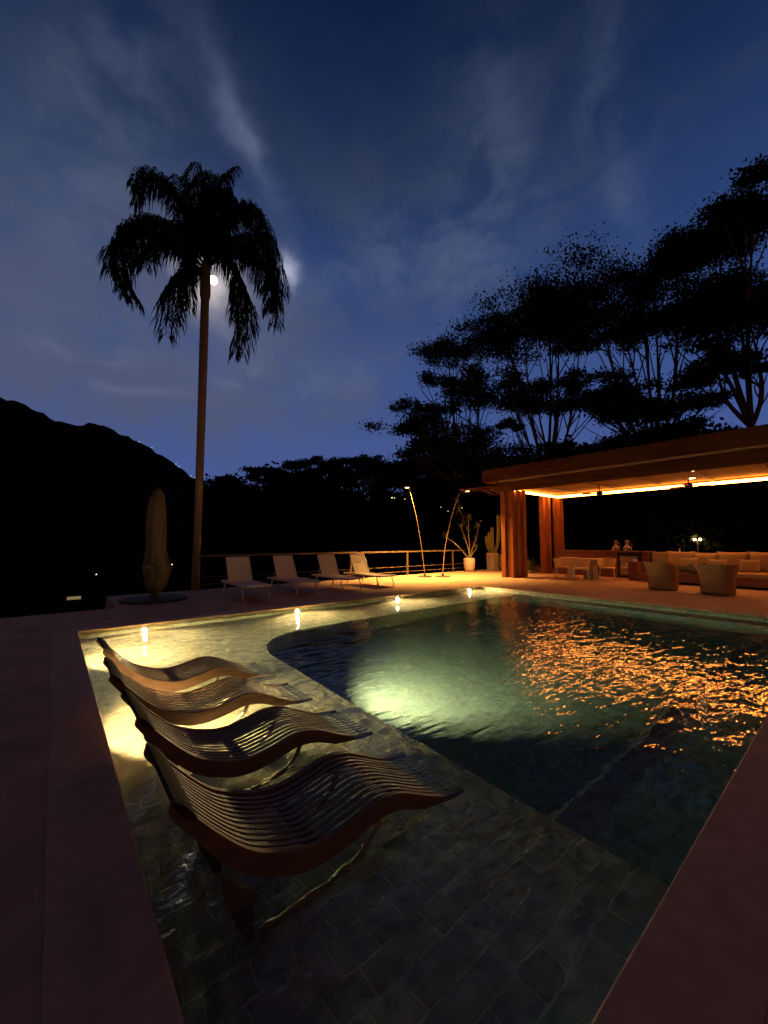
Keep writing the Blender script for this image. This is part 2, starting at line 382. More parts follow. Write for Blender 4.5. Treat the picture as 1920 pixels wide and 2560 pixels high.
PX0, PX1, PY0, PY1 = .34, 10.85, .58, 8.23
def slab(mb, x0, x1, y0, y1, z0=-.45, z1=0): mb.box(x0, x1, y0, y1, z0, z1)
d = MB(); c = .30
slab(d, -9, PX0 - c, -9, 10.55); slab(d, PX0 - c, PX1 + c, -9, PY0 - c); slab(d, PX0 - c, 1.15, PY1 + c, 10.55); slab(d, 1.15, PX1 + c, PY1 + c, 12.95)
slab(d, PX1 + c, 24, -9, 12.95)
struct(d.build('deck', M['deck']))
rt = MB(); rt.box(-9, 1.15, 10.2, 10.5, -1.65, -.453); rt.box(1.2, 24, 12.6, 12.9, -1.65, -.453); rt.box(.85, 1.1, 10.5, 12.9, -1.65, -.453)
tag(rt.build('retaining_wall', M['stucco']), 'dark retaining wall dropping away under the deck edge', 'wall')
# coping stones: frame with a slight overhang
cp = MB(); o_ = .035; T = .005
cp.box(PX0 - c, PX0 + o_, PY0 - c, PY1 + c, -.04, T); cp.box(PX1 - o_, PX1 + c, PY0 - c, PY1 + c, -.04, T)
cp.box(PX0 + o_, PX1 - o_, PY0 - c, PY0 + o_, -.04, T); cp.box(PX0 + o_, PX1 - o_, PY1 - o_, PY1 + c, -.04, T)
struct(cp.build('pool_coping', M['coping'], bevel=.008))
# pool shell
SH = -.34; DP = -1.35
pw = MB(); t_ = .25
pw.box(PX0 - t_, PX0, PY0 - t_, PY1 + t_, DP - .2, -.043); pw.box(PX1, PX1 + t_, PY0 - t_, PY1 + t_, DP - .2, -.043)
pw.box(PX0, PX1, PY0 - t_, PY0, DP - .2, -.043); pw.box(PX0, PX1, PY1, PY1 + t_, DP - .2, -.043)
struct(pw.build('pool_wall', M['tile']))
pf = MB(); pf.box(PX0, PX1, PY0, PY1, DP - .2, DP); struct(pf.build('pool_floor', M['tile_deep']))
# L-shaped tanning shelf with a rounded inner corner
out = [(PX0, PY0), (PX0, PY1), (PX1, PY1), (PX1, 6.72)]
inner = [(4.1, 6.68)] + [(3.75 - 1.3 * math.sin(t), 5.36 + 1.3 * math.cos(t)) for t in [math.pi / 2 * k / 10 for k in range(1, 11)]] + [(2.43, 4.6), (2.40, 3.5), (2.38, PY0)]
ring = out + [(7, 6.70)] + inner
nv = len(ring)
s_ = MB(); s_.add([(x, y, SH) for x, y in ring] + [(x, y, DP) for x, y in ring], [tuple(range(nv))] + [(i, (i + 1) % nv, (i + 1) % nv + nv, i + nv) for i in range(nv)])
struct(s_.build('tanning_shelf', M['tile']))
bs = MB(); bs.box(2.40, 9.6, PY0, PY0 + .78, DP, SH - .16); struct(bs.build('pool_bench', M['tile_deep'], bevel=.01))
fb = MB(); rg = [(PX1, PY0 + .05), (PX1, 6.68), (10.35, 6.68)] + [(10.35 + .5 * (1 - math.cos(t)) , 1.3 - .6 * math.sin(t)) for t in [math.pi / 2 * k / 8 for k in range(0, 9)]]
nv = len(rg); fb.add([(x, y, -.42) for x, y in rg] + [(x, y, DP) for x, y in rg], [tuple(range(nv))] + [(i, (i + 1) % nv, (i + 1) % nv + nv, i + nv) for i in range(nv)])
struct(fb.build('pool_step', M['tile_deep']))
# pale nosing strips on the submerged edges
ns = MB(); ns.box(2.36, 2.385, PY0 + .02, PY0 + .80, SH - .158, SH - .145); ns.box(2.45, 8.4, PY0 + .755, PY0 + .785, SH - .158, SH - .148)
struct(ns.build('step_edge', M['nosing']))
wt = MB(); wt.box(PX0 - .01, PX1 + .01, PY0 - .01, PY1 + .01, DP - .1, WATER_Z); struct(wt.build('water', M['water']))

# ------------------------------------------------------------------ pool lights
def pool_light(x, y, z, n, label, e, grp='lamps set in the pool walls', cone=168, aim=(1, 0, -.12), blend=1):
    n = Vector(n); t = thing('pool_light', label, 'pool light', (x, y, z), math.atan2(n.y, n.x), grp)
    h = MB(); h.tube([(-.01, 0, 0), (.016, 0, 0)], .042, 20); h.build('housing', M['blackmetal'], t)
    l = MB(); l.tube([(.0165, 0, 0), (.024, 0, 0)], .024, 20); l.build('lens', M['poolled'], t)
    lamp('SPOT', 'lamp_beam', (.06, 0, 0), e, (1, .68, .28) if e < 1850 else (1, .68, .27), t, spot_size=R(cone), spot_blend=blend, shadow_soft_size=.035, aim=aim)
    return t
zl = -.135
for x, nm in ((1.31, 'glowing pool light on the far wall nearest the left corner'), (4.26, 'glowing pool light on the far wall below the second white lounger'), (7.24, 'small pool light on the far wall below the rightmost white lounger'), (10.31, 'farthest pool light in the far corner below the arched lamps')):
    pool_light(x, PY1, zl + .045, (0, -1, 0), nm, 950 if x < 9 else 750, cone=160, aim=(1, 0, -.16))
for y, nm in ((6.45, 'left wall pool light behind the farthest wavy lounger'), (3.95, 'left wall pool light between the two nearest wavy loungers')):
    pool_light(PX0, y, zl - .03, (1, 0, 0), nm, 1750, cone=158, aim=(1, .26, -.16))
pool_light(2.44, 3.9, -.60, (1, 0, 0), 'underwater light in the shelf riser lighting the deep pool floor', 1900, cone=98, aim=(1, .02, -.24), blend=.9)

# ------------------------------------------------------------------ in-pool wavy loungers
prof = [(.40, .505), (.48, .42), (.59, .30), (.72, .185), (.89, .105), (1.05, .07), (1.22, .09), (1.38, .122), (1.52, .108), (1.65, .055), (1.79, -.01), (1.94, -.065), (2.07, -.10)]
prof = [(p.x - 1.2, p.z + .34) for p in spline([(x, 0, z) for x, z in prof], 4)]
def wavy():
    t = thing('pool_lounger', '', 'pool lounger', (0, 0, 0), 0, 'slatted wavy loungers standing in the shallow water')
    W_ = .56; N = 12; pitch = W_ / N
    sl = MB()
    for i in range(1, N - 1):
        y = -W_ / 2 + pitch * (i + .5); sl.sweep(prof, y - pitch * .25, y + pitch * .25, .006)
    sl.build('slatted_bed', M['slat'], t)
    for sgn in (-1, 1):
        r = MB(); y = sgn * (W_ / 2 - .012)
        # side rail deepens in the middle like a bent board
        vs = []; fs = []
        n_ = len(prof)
        for i, (x, z) in enumerate(prof):
            u = i / (n_ - 1); dpt = .040 + .050 * math.sin(math.pi * min(1, max(0, u * 1.02))) ** .8
            for (yy, zz) in ((y - .016, z + .006), (y + .016, z + .006), (y + .016, z - dpt), (y - .016, z - dpt)): vs.append((x - (.0 if zz > z else .25 * dpt * (1 if u < .4 else -.2)), yy, zz))
        for i in range(n_ - 1):
            for k in range(4):
                a = i * 4 + k; b_ = i * 4 + (k + 1) % 4; fs.append((a, b_, b_ + 4, a + 4))
        fs.append((3, 2, 1, 0)); e_ = (n_ - 1) * 4; fs.append((e_, e_ + 1, e_ + 2, e_ + 3))
        r.add(vs, fs); r.build('side_rail', M['rail_brown'], t, smooth=False)
    def cross(xa, nm='crossbar'):
        z = np.interp(xa, [p[0] for p in prof], [p[1] for p in prof])
        b_ = MB(); b_.box(xa - .011, xa + .011, -W_ / 2 + .03, W_ / 2 - .03, z - .034, z - .009); b_.build(nm, M['slat'], t)
    for xa in (-.45, -.19, -.15, .345, .385, .78): cross(xa)
    # headrest bolster strapped over the head end
    hb = MB(); x0, z0 = prof[0]; x1, z1 = prof[4]
    P = [(x0 + (x1 - x0) * u, z0 + (z1 - z0) * u) for u in (0, .2, .4, .6, .8, 1)]
    thick = [.010, .018, .022, .021, .016, .010]; vs = []; fs = []; ny = 14
    dx, dz = x1 - x0, z1 - z0; l_ = math.hypot(dx, dz); nx, nz_ = -dz / l_, dx / l_
    for j in range(ny + 1):
        yy = -W_ / 2 - .012 + (W_ + .024) * j / ny; sc_ = .55 + .45 * math.sin(math.pi * (j + .6) / (ny + 1.2)) ** .4
        for (px, pz), th in zip(P, thick): vs.append((px + nx * th * sc_, yy, pz + nz_ * th * sc_ + .003 * (j % 2)))
        for (px, pz), th in list(zip(P, thick))[::-1]: vs.append((px - nx * th * .55, yy, pz - nz_ * th * .55))
    m_ = 12
    for j in range(ny):
        for k in range(m_): fs.append((j * m_ + k, j * m_ + (k + 1) % m_, (j + 1) * m_ + (k + 1) % m_, (j + 1) * m_ + k))
    fs.append(tuple(range(m_))); fs.append(tuple(ny * m_ + k for k in range(m_)))
    hb.add(vs, fs); hb.build('headrest', M['bolster'], t)
    for sgn in (-1, 1):
        y = sgn * (W_ / 2 - .06)
        l1 = MB(); l1.add([(-.60, y - .018, .45), (-.47, y - .018, .34), (-.45, y - .018, .032), (-.485, y - .018, .032),
                           (-.60, y + .018, .45), (-.47, y + .018, .34), (-.45, y + .018, .032), (-.485, y + .018, .032)],
                          [(0, 1, 2, 3), (7, 6, 5, 4), (0, 4, 5, 1), (1, 5, 6, 2), (2, 6, 7, 3), (3, 7, 4, 0)])
        l1.build('leg', M['slat'], t)
        l2 = MB(); l2.tube(spline([(-.42, y, .047), (-.1, y, .052), (.12, y, .14), (.26, y, .38)], 5), .016, 8); l2.build('leg', M['rail_tan'], t, smooth=True)
    return t
wl = wavy()
YC = [1.985, 2.92, 3.86, 4.79]
labs = ['nearest dark slatted wavy lounger, closest to the camera', 'second wavy lounger from the camera, with light glowing through its slats', 'third wavy lounger from the camera, golden strut lit below its knee', 'farthest wavy pool lounger, closest to the far wall of pool lights']
for i, y in enumerate(YC):
    o = wl if i == 0 else dup(wl, (0, 0, 0), 0, labs[i])
    o['label'] = labs[i]; o.location = (1.19 + (0, .012, -.015, .01)[i], y, SH - .03); o.rotation_euler = (0, 0, R((0, .8, -.7, 1.0)[i]))

# ------------------------------------------------------------------ white sling loungers on the deck
def sling_lounger():
    t = thing('sun_lounger', '', 'sun lounger', (0, 0, 0), 0, 'white sling loungers in a row along the deck')
    w_ = .33; zs = .36      # local: foot at -y, head at +y, length 1.95
    s1 = MB(); s1.sweep([(-.0 + k * .1, 0) for k in range(2)], 0, 1, .01)
    seat = MB(); vs = []; n_ = 12
    pts = [(-.98 + 1.28 * k / n_, zs - .018 * math.sin(math.pi * k / n_)) for k in range(n_ + 1)]
    m1 = MB()
    for (yy, z) in pts: m1.v += [(-w_ + .02, yy, z), (w_ - .02, yy, z), (w_ - .02, yy, z - .012), (-w_ + .02, yy, z - .012)]
    for i in range(n_):
        for k in range(4): a = i * 4 + k; b_ = i * 4 + (k + 1) % 4; m1.f.append((a, b_, b_ + 4, a + 4))
    m1.f += [(3, 2, 1, 0), tuple(n_ * 4 + k for k in range(4))]
    m1.build('seat', M['sling'], t)
    ang = R(62); Lb = .74; m2 = MB()
    for k in range(9):
        u = k / 8; yy = .30 + math.cos(ang) * Lb * u + .02 * math.sin(math.pi * u); z = zs + math.sin(ang) * Lb * u
        m2.v += [(-w_ + .02, yy, z), (w_ - .02, yy, z), (w_ - .02, yy + .012, z - .006), (-w_ + .02, yy + .012, z - .006)]
    for i in range(8):
        for k in range(4): a = i * 4 + k; b_ = i * 4 + (k + 1) % 4; m2.f.append((a, b_, b_ + 4, a + 4))
    m2.f += [(3, 2, 1, 0), tuple(32 + k for k in range(4))]
    m2.build('backrest', M['sling'], t)
    f = MB()
    for sx in (-1, 1): f.bar((sx * w_, -1.0, zs - .01), (sx * w_, .98, zs - .01), .035, .05)
    f.bar((-w_, -1.0, zs - .01), (w_, -1.0, zs - .01), .035, .05); f.bar((-w_, .98, zs - .01), (w_, .98, zs - .01), .035, .05); f.bar((-w_, .3, zs - .03), (w_, .3, zs - .03), .03, .03)
    f.build('frame', M['whitemetal'], t, bevel=.008)
    bf = MB(); yt = .30 + math.cos(ang) * Lb; zt = zs + math.sin(ang) * Lb
    for sx in (-1, 1): bf.tube([(sx * (w_ - .015), .30, zs), (sx * (w_ - .015), yt, zt)], .013, 8)
    bf.tube([(-w_ + .015, yt, zt), (w_ - .015, yt, zt)], .013, 8)
    bf.build('back_frame', M['whitemetal'], t, smooth=True)
    pr = MB(); pr.tube([(-.2, yt - .12, zt - .24), (-.2, .82, zs)], .009, 6); pr.tube([(.2, yt - .12, zt - .24), (.2, .82, zs)], .009, 6); pr.tube([(-.2, yt - .12, zt - .24), (.2, yt - .12, zt - .24)], .009, 6); pr.build('back_prop', M['whitemetal'], t)
    for sx in (-1, 1):
        for (ya, yb) in ((-.80, -.93), (.62, .75)):
            l_ = MB(); l_.tube([(sx * w_, ya, zs - .03), (sx * w_, yb, 0)], [.022, .015], 8); l_.build('leg', M['whitemetal'], t, smooth=True)
    return t
sl = sling_lounger()
SP = [(3.98, 10.62, -2, 'white sling lounger at the left end of the row, nearest the palm'), (5.42, 10.72, 1, 'second white sling lounger from the palm'), (6.95, 10.78, -1, 'third white sling lounger from the palm, in shade beside the lit one'), (8.27, 10.82, 2, 'rightmost sling lounger, lit golden by the arched lamps')]
for i, (x, y, a, lb) in enumerate(SP):
    o = sl if i == 0 else dup(sl, (0, 0, 0), 0, lb)
    o['label'] = lb; o.location = (x, y, 0); o.rotation_euler = (0, 0, R(a))

# ------------------------------------------------------------------ railing
rl = thing('railing', 'long weathered metal railing along the deck edge behind the loungers', 'railing', (0, 12.83, 0))
b_ = MB(); b_.box(3.3, 15.9, -.03, .03, .985, 1.05); b_.build('top_rail', M['rust'], rl, bevel=.006)
for z in (.16, .37):
    b_ = MB(); b_.tube([(3.3, 0, z), (15.9, 0, z)], .011, 8); b_.build('cable', M['rust'], rl)
for x in (3.33, 5.95, 8.95, 11.95, 14.95):
    b_ = MB(); b_.box(x - .035, x + .035, -.028, .028, 0, .984); b_.box(x - .06, x + .06, -.055, .055, 0, .012); b_.build('post', M['rust'], rl, bevel=.004)

# ------------------------------------------------------------------ closed parasol
pa = thing('parasol', 'closed tan canvas parasol strapped around its pole left of the palm', 'parasol', (2.0, 11.4, 0))
b_ = MB(); vs = []; fs = []
rows = [(0, .05, .0, .0), (.08, .10, .03, .0), (.25, .16, .05, -.02), (.5, .18, .05, -.02), (1.0, .20, .03, -.02), (1.5, .19, .03, 0), (1.75, .23, .03, .02), (1.98, .27, .03, .05), (2.1, .25, .02, .05), (2.35, .20, .0, .02), (2.55, .13, -.04, 0)]
NS = 28
for (dn, r, am, ox) in rows:
    for k in range(NS):
        t = 2 * math.pi * k / NS; rr = r * (1 + .22 * math.sin(6 * t + dn) + .10 * math.sin(11 * t + 2 * dn)); vs.append((ox + rr * math.cos(t), -ox * .6 + rr * math.sin(t) * .8, 2.78 - dn + (.05 * math.sin(6 * t) if dn > 2.3 else 0)))
for i in range(len(rows) - 1):
    for k in range(NS): fs.append((i * NS + k, i * NS + (k + 1) % NS, (i + 1) * NS + (k + 1) % NS, (i + 1) * NS + k))
fs.append(tuple(range(NS)))
b_.add(vs, fs); b_.build('canopy', M['canvas'], pa, smooth=True)
b_ = MB(); b_.tube([(0, 0, .03), (0, 0, 2.85)], .028, 10); b_.build('pole', M['blackmetal'], pa)
b_ = MB(); b_.lathe([(.26, 1.02), (.27, 1.03), (.27, 1.07), (.26, 1.08)], 24, (.03, 0, -.18)); b_.build('strap', M['canvas'], pa)
b_ = MB(); b_.lathe([(.72, 0), (.74, .02), (.74, .05), (.70, .06), (.1, .07), (.09, .22), (.05, .23)], 36); b_.build('base', M['rug'], pa, smooth=False)

# ------------------------------------------------------------------ arched lamps
def arc_lamp(base, pts, head, label, e):
    t = thing('arched_lamp', label, 'lamp', base, 0, 'arched fishing rod lamps on the deck')
    b_ = MB(); b_.lathe([(.30, 0), (.30, .02), (.28, .03), (.05, .035), (.04, .14), (.02, .15)], 32); b_.build('base', M['blackmetal'], t)
    P = spline([Vector(p) - Vector(base) for p in pts], 8)
    rs = [.017 - .011 * i / (len(P) - 1) for i in range(len(P))]
    b_ = MB(); b_.tube(P, rs, 8); b_.build('rod', M['brass'], t, smooth=True)
    h_ = Vector(head) - Vector(base)
    b_ = MB(); b_.lathe([(.015, .10), (.03, .09), (.10, .02), (.115, 0), (.108, .0), (.095, .018), (.03, .08)], 24, tuple(h_)); sh = b_.build('shade', M['blackmetal'], t, smooth=True)
    b_ = MB(); b_.lathe([(.001, .008), (.075, .008), (.08, .0), (.001, -.002)], 20, tuple(h_)); b_.build('lens', M['lampled'], sh)
    lamp('SPOT', 'lamp_beam', tuple(h_ + Vector((0, 0, -.02))), e, (1, .52, .12), t, spot_size=R(112), spot_blend=.95, shadow_soft_size=.06)
arc_lamp((11.89, 11.72, 0), [(11.89, 11.72, .1), (11.72, 11.72, 1.2), (11.45, 11.72, 2.4), (11.19, 11.72, 3.2), (11.03, 11.72, 3.62), (10.95, 11.72, 3.78), (10.92, 11.72, 3.73)], (10.92, 11.72, 3.62), 'left arched rod lamp with a small lit head, bending left over the deck', 4300)
arc_lamp((12.47, 11.25, 0), [(12.47, 11.25, .1), (12.58, 11.20, 1.2), (12.85, 11.1, 2.4), (13.15, 10.98, 3.3), (13.36, 10.90, 3.66), (13.5, 10.84, 3.74), (13.58, 10.81, 3.70)], (13.6, 10.8, 3.6), 'right arched rod lamp bending toward the pavilion eave', 2600)

# ------------------------------------------------------------------ potted plants
def blades(mb, c, n, l0, l1, wid, spread, up=1.0, seed=1):
    r = random.Random(seed)
    for i in range(n):
        a = r.uniform(0, 2 * math.pi); e_ = r.uniform(.15, 1) * spread; l = r.uniform(l0, l1)
        d_ = Vector((math.cos(a) * math.sin(e_), math.sin(a) * math.sin(e_), math.cos(e_) * up)); sd = Vector((-math.sin(a), math.cos(a), 0)) * wid
        c_ = Vector(c); p1 = c_ + d_ * l * .55; p2 = c_ + d_ * l + Vector((0, 0, -.18 * l * e_))
        mb.add([c_ - sd * .6, c_ + sd * .6, p1 + sd, p1 - sd, p2], [(0, 1, 2, 3), (3, 2, 4)])
p1 = thing('potted_plant', 'tall straggly plant in a rounded pale pot beside the right arched lamp', 'potted plant', (15.6, 12.35, 0))
b_ = MB(); b_.lathe([(.19, 0), (.24, .15), (.275, .40), (.27, .58), (.245, .66), (.22, .66), (.22, .6), (.0, .6)], 28); b_.build('pot', M['potwhite'], p1, smooth=True)
st = MB(); lf = MB()
br = [[(0, 0, .6), (.03, 0, 1.2), (-.03, .0, 1.9), (.0, 0, 2.5)], [(0, 0, .6), (.12, -.1, 1.1), (.3, -.2, 1.6), (.42, -.25, 2.15)], [(0, 0, .6), (-.35, .2, 1.05), (-.7, .42, 1.45), (-1.0, .6, 1.62)], [(0, 0, .6), (-.06, 0, 1.1), (-.18, .1, 1.6), (-.32, .2, 2.1)], [(0, 0, .6), (.15, -.12, .9), (.3, -.2, 1.1)]]
for k, bb in enumerate(br):
    P = spline(bb, 5); st.tube(P, [.035 - .02 * i / len(P) for i in range(len(P))], 7)
    blades(lf, bb[-1], 46, .2, .5, .012, 1.5, seed=k)
    if k in (0, 1, 3): blades(lf, P[len(P) * 2 // 3], 30, .15, .4, .012, 1.6, seed=k + 9)
blades(lf, (-.35, .3, 3.0), 40, .2, .6, .012, 2.2, seed=31); st.tube(spline([(-.02, 0, 1.9), (-.2, .15, 2.5), (-.35, .3, 3.0), (-.4, .35, 3.3)], 5), .014, 6)
blades(lf, (-.40, .35, 3.3), 30, .2, .45, .012, 1.5, seed=33)
st.build('stem', M['stem'], p1, smooth=True); lf.build('foliage', M['tuft'], p1)
p2 = thing('potted_cactus', 'column cactus in a tall narrow pale pot left of the pavilion posts', 'potted cactus', (17.35, 12.25, 0))
b_ = MB(); b_.add([(-.2, -.2, 0), (.2, -.2, 0), (.2, .2, 0), (-.2, .2, 0), (-.23, -.23, .88), (.23, -.23, .88), (.23, .23, .88), (-.23, .23, .88)], [(0, 3, 2, 1), (4, 5, 6, 7), (0, 1, 5, 4), (1, 2, 6, 5), (2, 3, 7, 6), (3, 0, 4, 7)]); b_.build('pot', M['potwhite'], p2, bevel=.015)
def cact(pts, r):
    P = spline(pts, 5); n_ = 20; b_ = MB(); vs = []; fs = []
    for i, p in enumerate(P):
        u = i / (len(P) - 1); rr = r * (1 if u < .9 else max(.15, math.sqrt(max(0, 1 - ((u - .9) / .1) ** 2))))
        for k in range(n_):
            t = 2 * math.pi * k / n_; q = rr * (1.0 if k % 2 else .78); vs.append((p.x + q * math.cos(t), p.y + q * math.sin(t), p.z))
    for i in range(len(P) - 1):
        for k in range(n_): fs.append((i * n_ + k, i * n_ + (k + 1) % n_, (i + 1) * n_ + (k + 1) % n_, (i + 1) * n_ + k))
    fs.append(tuple((len(P) - 1) * n_ + k for k in range(n_)))
    b_.add(vs, fs); b_.build('cactus_column', M['cactus'], p2)
cact([(.08, -.06, .86), (.22, -.18, 1.4), (.26, -.2, 2.1), (.26, -.2, 2.85)], .085); cact([(0, 0, .86), (.0, 0, 1.3), (0, 0, 1.8), (0, 0, 2.2)], .085)
cact([(-.08, .06, .86), (-.2, .14, 1.2), (-.24, .18, 1.5), (-.24, .18, 1.75)], .07); cact([(-.03, .02, .86), (-.1, .08, 1.3), (-.12, .1, 1.6), (-.12, .1, 1.95)], .07)
p3 = thing('potted_shrub', 'slim leafy shrub in a dull green pot half hidden by the front posts', 'potted plant', (17.75, 11.85, 0))
b_ = MB(); b_.lathe([(.2, 0), (.26, .3), (.28, .7), (.26, .8), (.23, .8), (.23, .74), (0, .74)], 24); b_.build('pot', M['potgrey'], p3, smooth=True)
b_ = MB(); b_.tube([(0, 0, .7), (.02, 0, 2.4)], .02, 6); b_.build('stem', M['stem'], p3)
b_ = MB(); [blades(b_, (.02, 0, z), 22, .15, .35, .02, 1.4, seed=int(z * 10)) for z in (1.0, 1.3, 1.6, 1.9, 2.2, 2.5, 2.8)]; b_.build('foliage', M['tuft'], p3)
p4 = thing('spiky_plant', 'spiky agave like plant beside the rear pavilion post', 'plant', (17.2, 10.15, 0))
b_ = MB(); blades(b_, (0, 0, .05), 70, .5, .95, .035, 1.25, seed=5); b_.build('foliage', M['tuft'], p4)
b_ = MB(); b_.lathe([(.22, 0), (.24, .08), (.2, .12), (0, .12)], 20); b_.build('rosette_base', M['stem'], p4)
b_ = MB(); b_.box(15.9, 16.35, 9.95, 10.15, 0, .14)
tag(b_.build('stone_block', M['potwhite'], bevel=.02), 'low pale stone block on the deck between the front and rear posts', 'stone block')

# ------------------------------------------------------------------ pavilion
CZ = 3.60
pv = thing('pavilion', 'open timber pavilion with deep flat roof and glowing ceiling edge beside the pool', 'pavilion', (0, 0, 0))
YE = -7.5
b_ = MB(); b_.box(13.5, 19.2, YE, 9.95, 3.86, 4.36)
rf = b_.build('roof', M['woodh'], pv, bevel=.01)
b_ = MB(); b_.box(13.50, 13.62, YE, 9.2, 3.80, 3.857); b_.build('eave_trim', M['lip'], rf)
b_ = MB(); b_.box(13.72, 13.95, YE, 9.42, 3.45, 3.857); b_.box(13.951, 18.2, 9.22, 9.42, 3.55, 3.857); b_.box(18.05, 18.3, YE, 9.2, 3.5, 3.857); b_.build('fascia_beam', M['woodh'], pv, bevel=.006)
b_ = MB(); b_.box(13.955, 18.045, YE, 9.215, CZ + .04, 3.8); b_.build('ceiling', M['ceil'], pv)
for y in (8.0, 6.45, 4.9, 3.35, 1.8, .25, -1.3, -2.85):
    b_ = MB(); b_.box(13.96, 18.04, y - .03, y + .03, CZ + .0, CZ + .037); b_.build('ceiling_batten', M['beam'], pv)
b_ = MB(); b_.box(14.3, 17.93, 9.12, 9.2, 3.50, 3.58); b_.build('light_strip', M['led'], pv)
b_ = MB(); b_.box(17.94, 18.02, YE, 9.1, 3.47, 3.56); b_.build('light_strip', M['led'], pv)
def post(x0, x1, y0, y1, z1=3.55):
    b_ = MB(); b_.box(x0, x1, y0, y1, 0, z1); b_.build('post', M['wood'], pv, bevel=.008)
# front cluster: three upright timbers stepping back, dark gaps between
post(14.18, 14.44, 9.38, 9.58, 3.545); post(14.26, 14.46, 9.08, 9.32); post(14.55, 14.78, 9.02, 9.26); post(14.86, 15.06, 8.94, 9.16); post(14.50, 14.82, 9.34, 9.56, 3.545)
post(17.42, 17.62, 9.45, 9.68); post(17.68, 17.86, 9.34, 9.56); post(17.95, 18.2, 9.05, 9.20, 3.5); post(18.34, 18.6, 9.1, 9.5, 3.5)
# rear columns farther right outside view of the seats
post(14.2, 14.45, -5.6, -5.3); post(18.32, 18.6, -5.6, -5.3, 3.5)
# open lattice beyond the left eave
tr = thing('trellis', 'short open timber trellis jutting left from the pavilion eave', 'trellis', (0, 0, 0))
b_ = MB(); b_.box(14.6, 14.72, 9.98, 11.9, 3.72, 3.82); b_.box(16.6, 16.72, 9.98, 11.9, 3.72, 3.82); b_.build('beam', M['woodh'], tr)
for y in (10.3, 10.8, 11.3, 11.8):
    b_ = MB(); b_.tube(spline([(14.3, y, 3.83), (15.6, y - .05, 3.92), (17.0, y, 3.84)], 5), .04, 6); b_.build('slat', M['lip'], tr)
# counter
ct = thing('bar_counter', 'long reddish timber counter along the back of the pavilion', 'counter', (0, 0, 0))
b_ = MB(); b_.box(17.75, 18.35, 6.52, 9.0, 0, 1.03); b_.box(17.75, 18.35, 5.36, 5.66, 0, 1.03); b_.box(17.78, 18.35, 5.66, 6.52, 0.985, 1.03); b_.box(18.3, 18.35, 5.66, 6.52, 0, .98); b_.build('cabinet', M['counter'], ct, bevel=.004)
b_ = MB(); b_.box(17.70, 18.40, 5.34, 9.04, 1.033, 1.075); b_.build('countertop', M['counter'], ct, bevel=.006)
fr_ = thing('fridge', 'small glass fronted fridge with black frame set into the counter', 'fridge', (17.74, 6.09, 0))
b_ = MB(); b_.box(0, .5, -.41, .41, .02, .97); b_.build('body', M['steel'], fr_)
b_ = MB(); x = -.03
b_.box(x, -.003, -.41, -.33, .03, .95); b_.box(x, -.003, .33, .41, .03, .95); b_.box(x, -.003, -.33, .33, .87, .95); b_.box(x, -.003, -.33, .33, .03, .12); dr_ = b_.build('door', M['steel'], fr_)
b_ = MB(); b_.box(-.012, -.004, -.33, .33, .12, .87); b_.build('contents', M['fridgein'], fr_)
b_ = MB(); b_.box(-.022, -.0125, -.30, .12, .52, .60); b_.box(-.022, -.0125, -.05, .31, .40, .47); b_.build('shelf', M['white'], fr_)
# two glass decanters on the counter
def decanter(x, y, label, sc_):
    t = thing('decanter', label, 'decanter', (x, y, 1.076), 0, 'glass decanters on the counter')
    P = [(.10, 0), (.15, .03), (.165, .09), (.13, .18), (.07, .26), (.06, .31), (.09, .36), (.08, .42), (.04, .45)]
    b_ = MB(); b_.lathe([(r * sc_, z * sc_) for r, z in P], 20); b_.build('vessel', M['glass'], t, smooth=True)
    b_ = MB(); b_.tube(spline([(0, -.07 * sc_, .36 * sc_), (0, -.17 * sc_, .28 * sc_), (0, -.17 * sc_, .14 * sc_)], 5), .014, 6); b_.build('handle', M['glass'], t, smooth=True)
decanter(17.95, 6.62, 'left glass decanter standing on the counter', .93); decanter(17.95, 6.20, 'right glass decanter standing on the counter above the fridge', .95)
# ceiling fans
def fan(x, y, rz, label):
    t = thing('ceiling_fan', label, 'ceiling fan', (x, y, 3.28), rz, 'ceiling fans under the pavilion roof')
    b_ = MB(); b_.tube([(0, 0, .05), (0, 0, .36)], .018, 8); b_.build('rod', M['blackmetal'], t)
    b_ = MB(); b_.lathe([(.04, -.07), (.10, -.05), (.12, 0), (.10, .06), (.04, .10)], 20); b_.build('motor', M['blackmetal'], t, smooth=True)
    for k in range(3):
        a = k * 2 * math.pi / 3; c_, s__ = math.cos(a), math.sin(a)
        def rp(x_, y_, z_): return (x_ * c_ - y_ * s__, x_ * s__ + y_ * c_, z_)
        b_ = MB(); b_.add([rp(.1, -.03, -.01), rp(.62, -.07, -.03), rp(.66, 0, -.01), rp(.62, .06, .02), rp(.1, .03, .01), rp(.1, -.03, -.018), rp(.62, -.07, -.038), rp(.66, 0, -.018), rp(.62, .06, .012), rp(.1, .03, .002)],
                          [(0, 1, 2, 3, 4), (9, 8, 7, 6, 5), (0, 5, 6, 1), (1, 6, 7, 2), (2, 7, 8, 3), (3, 8, 9, 4), (4, 9, 5, 0)]); b_.build('blade', M['lip'], t)
fan(16.0, 6.4, .3, 'ceiling fan above the dining chairs, near the lit corner'); fan(16.0, 3.62, 1.1, 'ceiling fan above the sofa and armchairs')
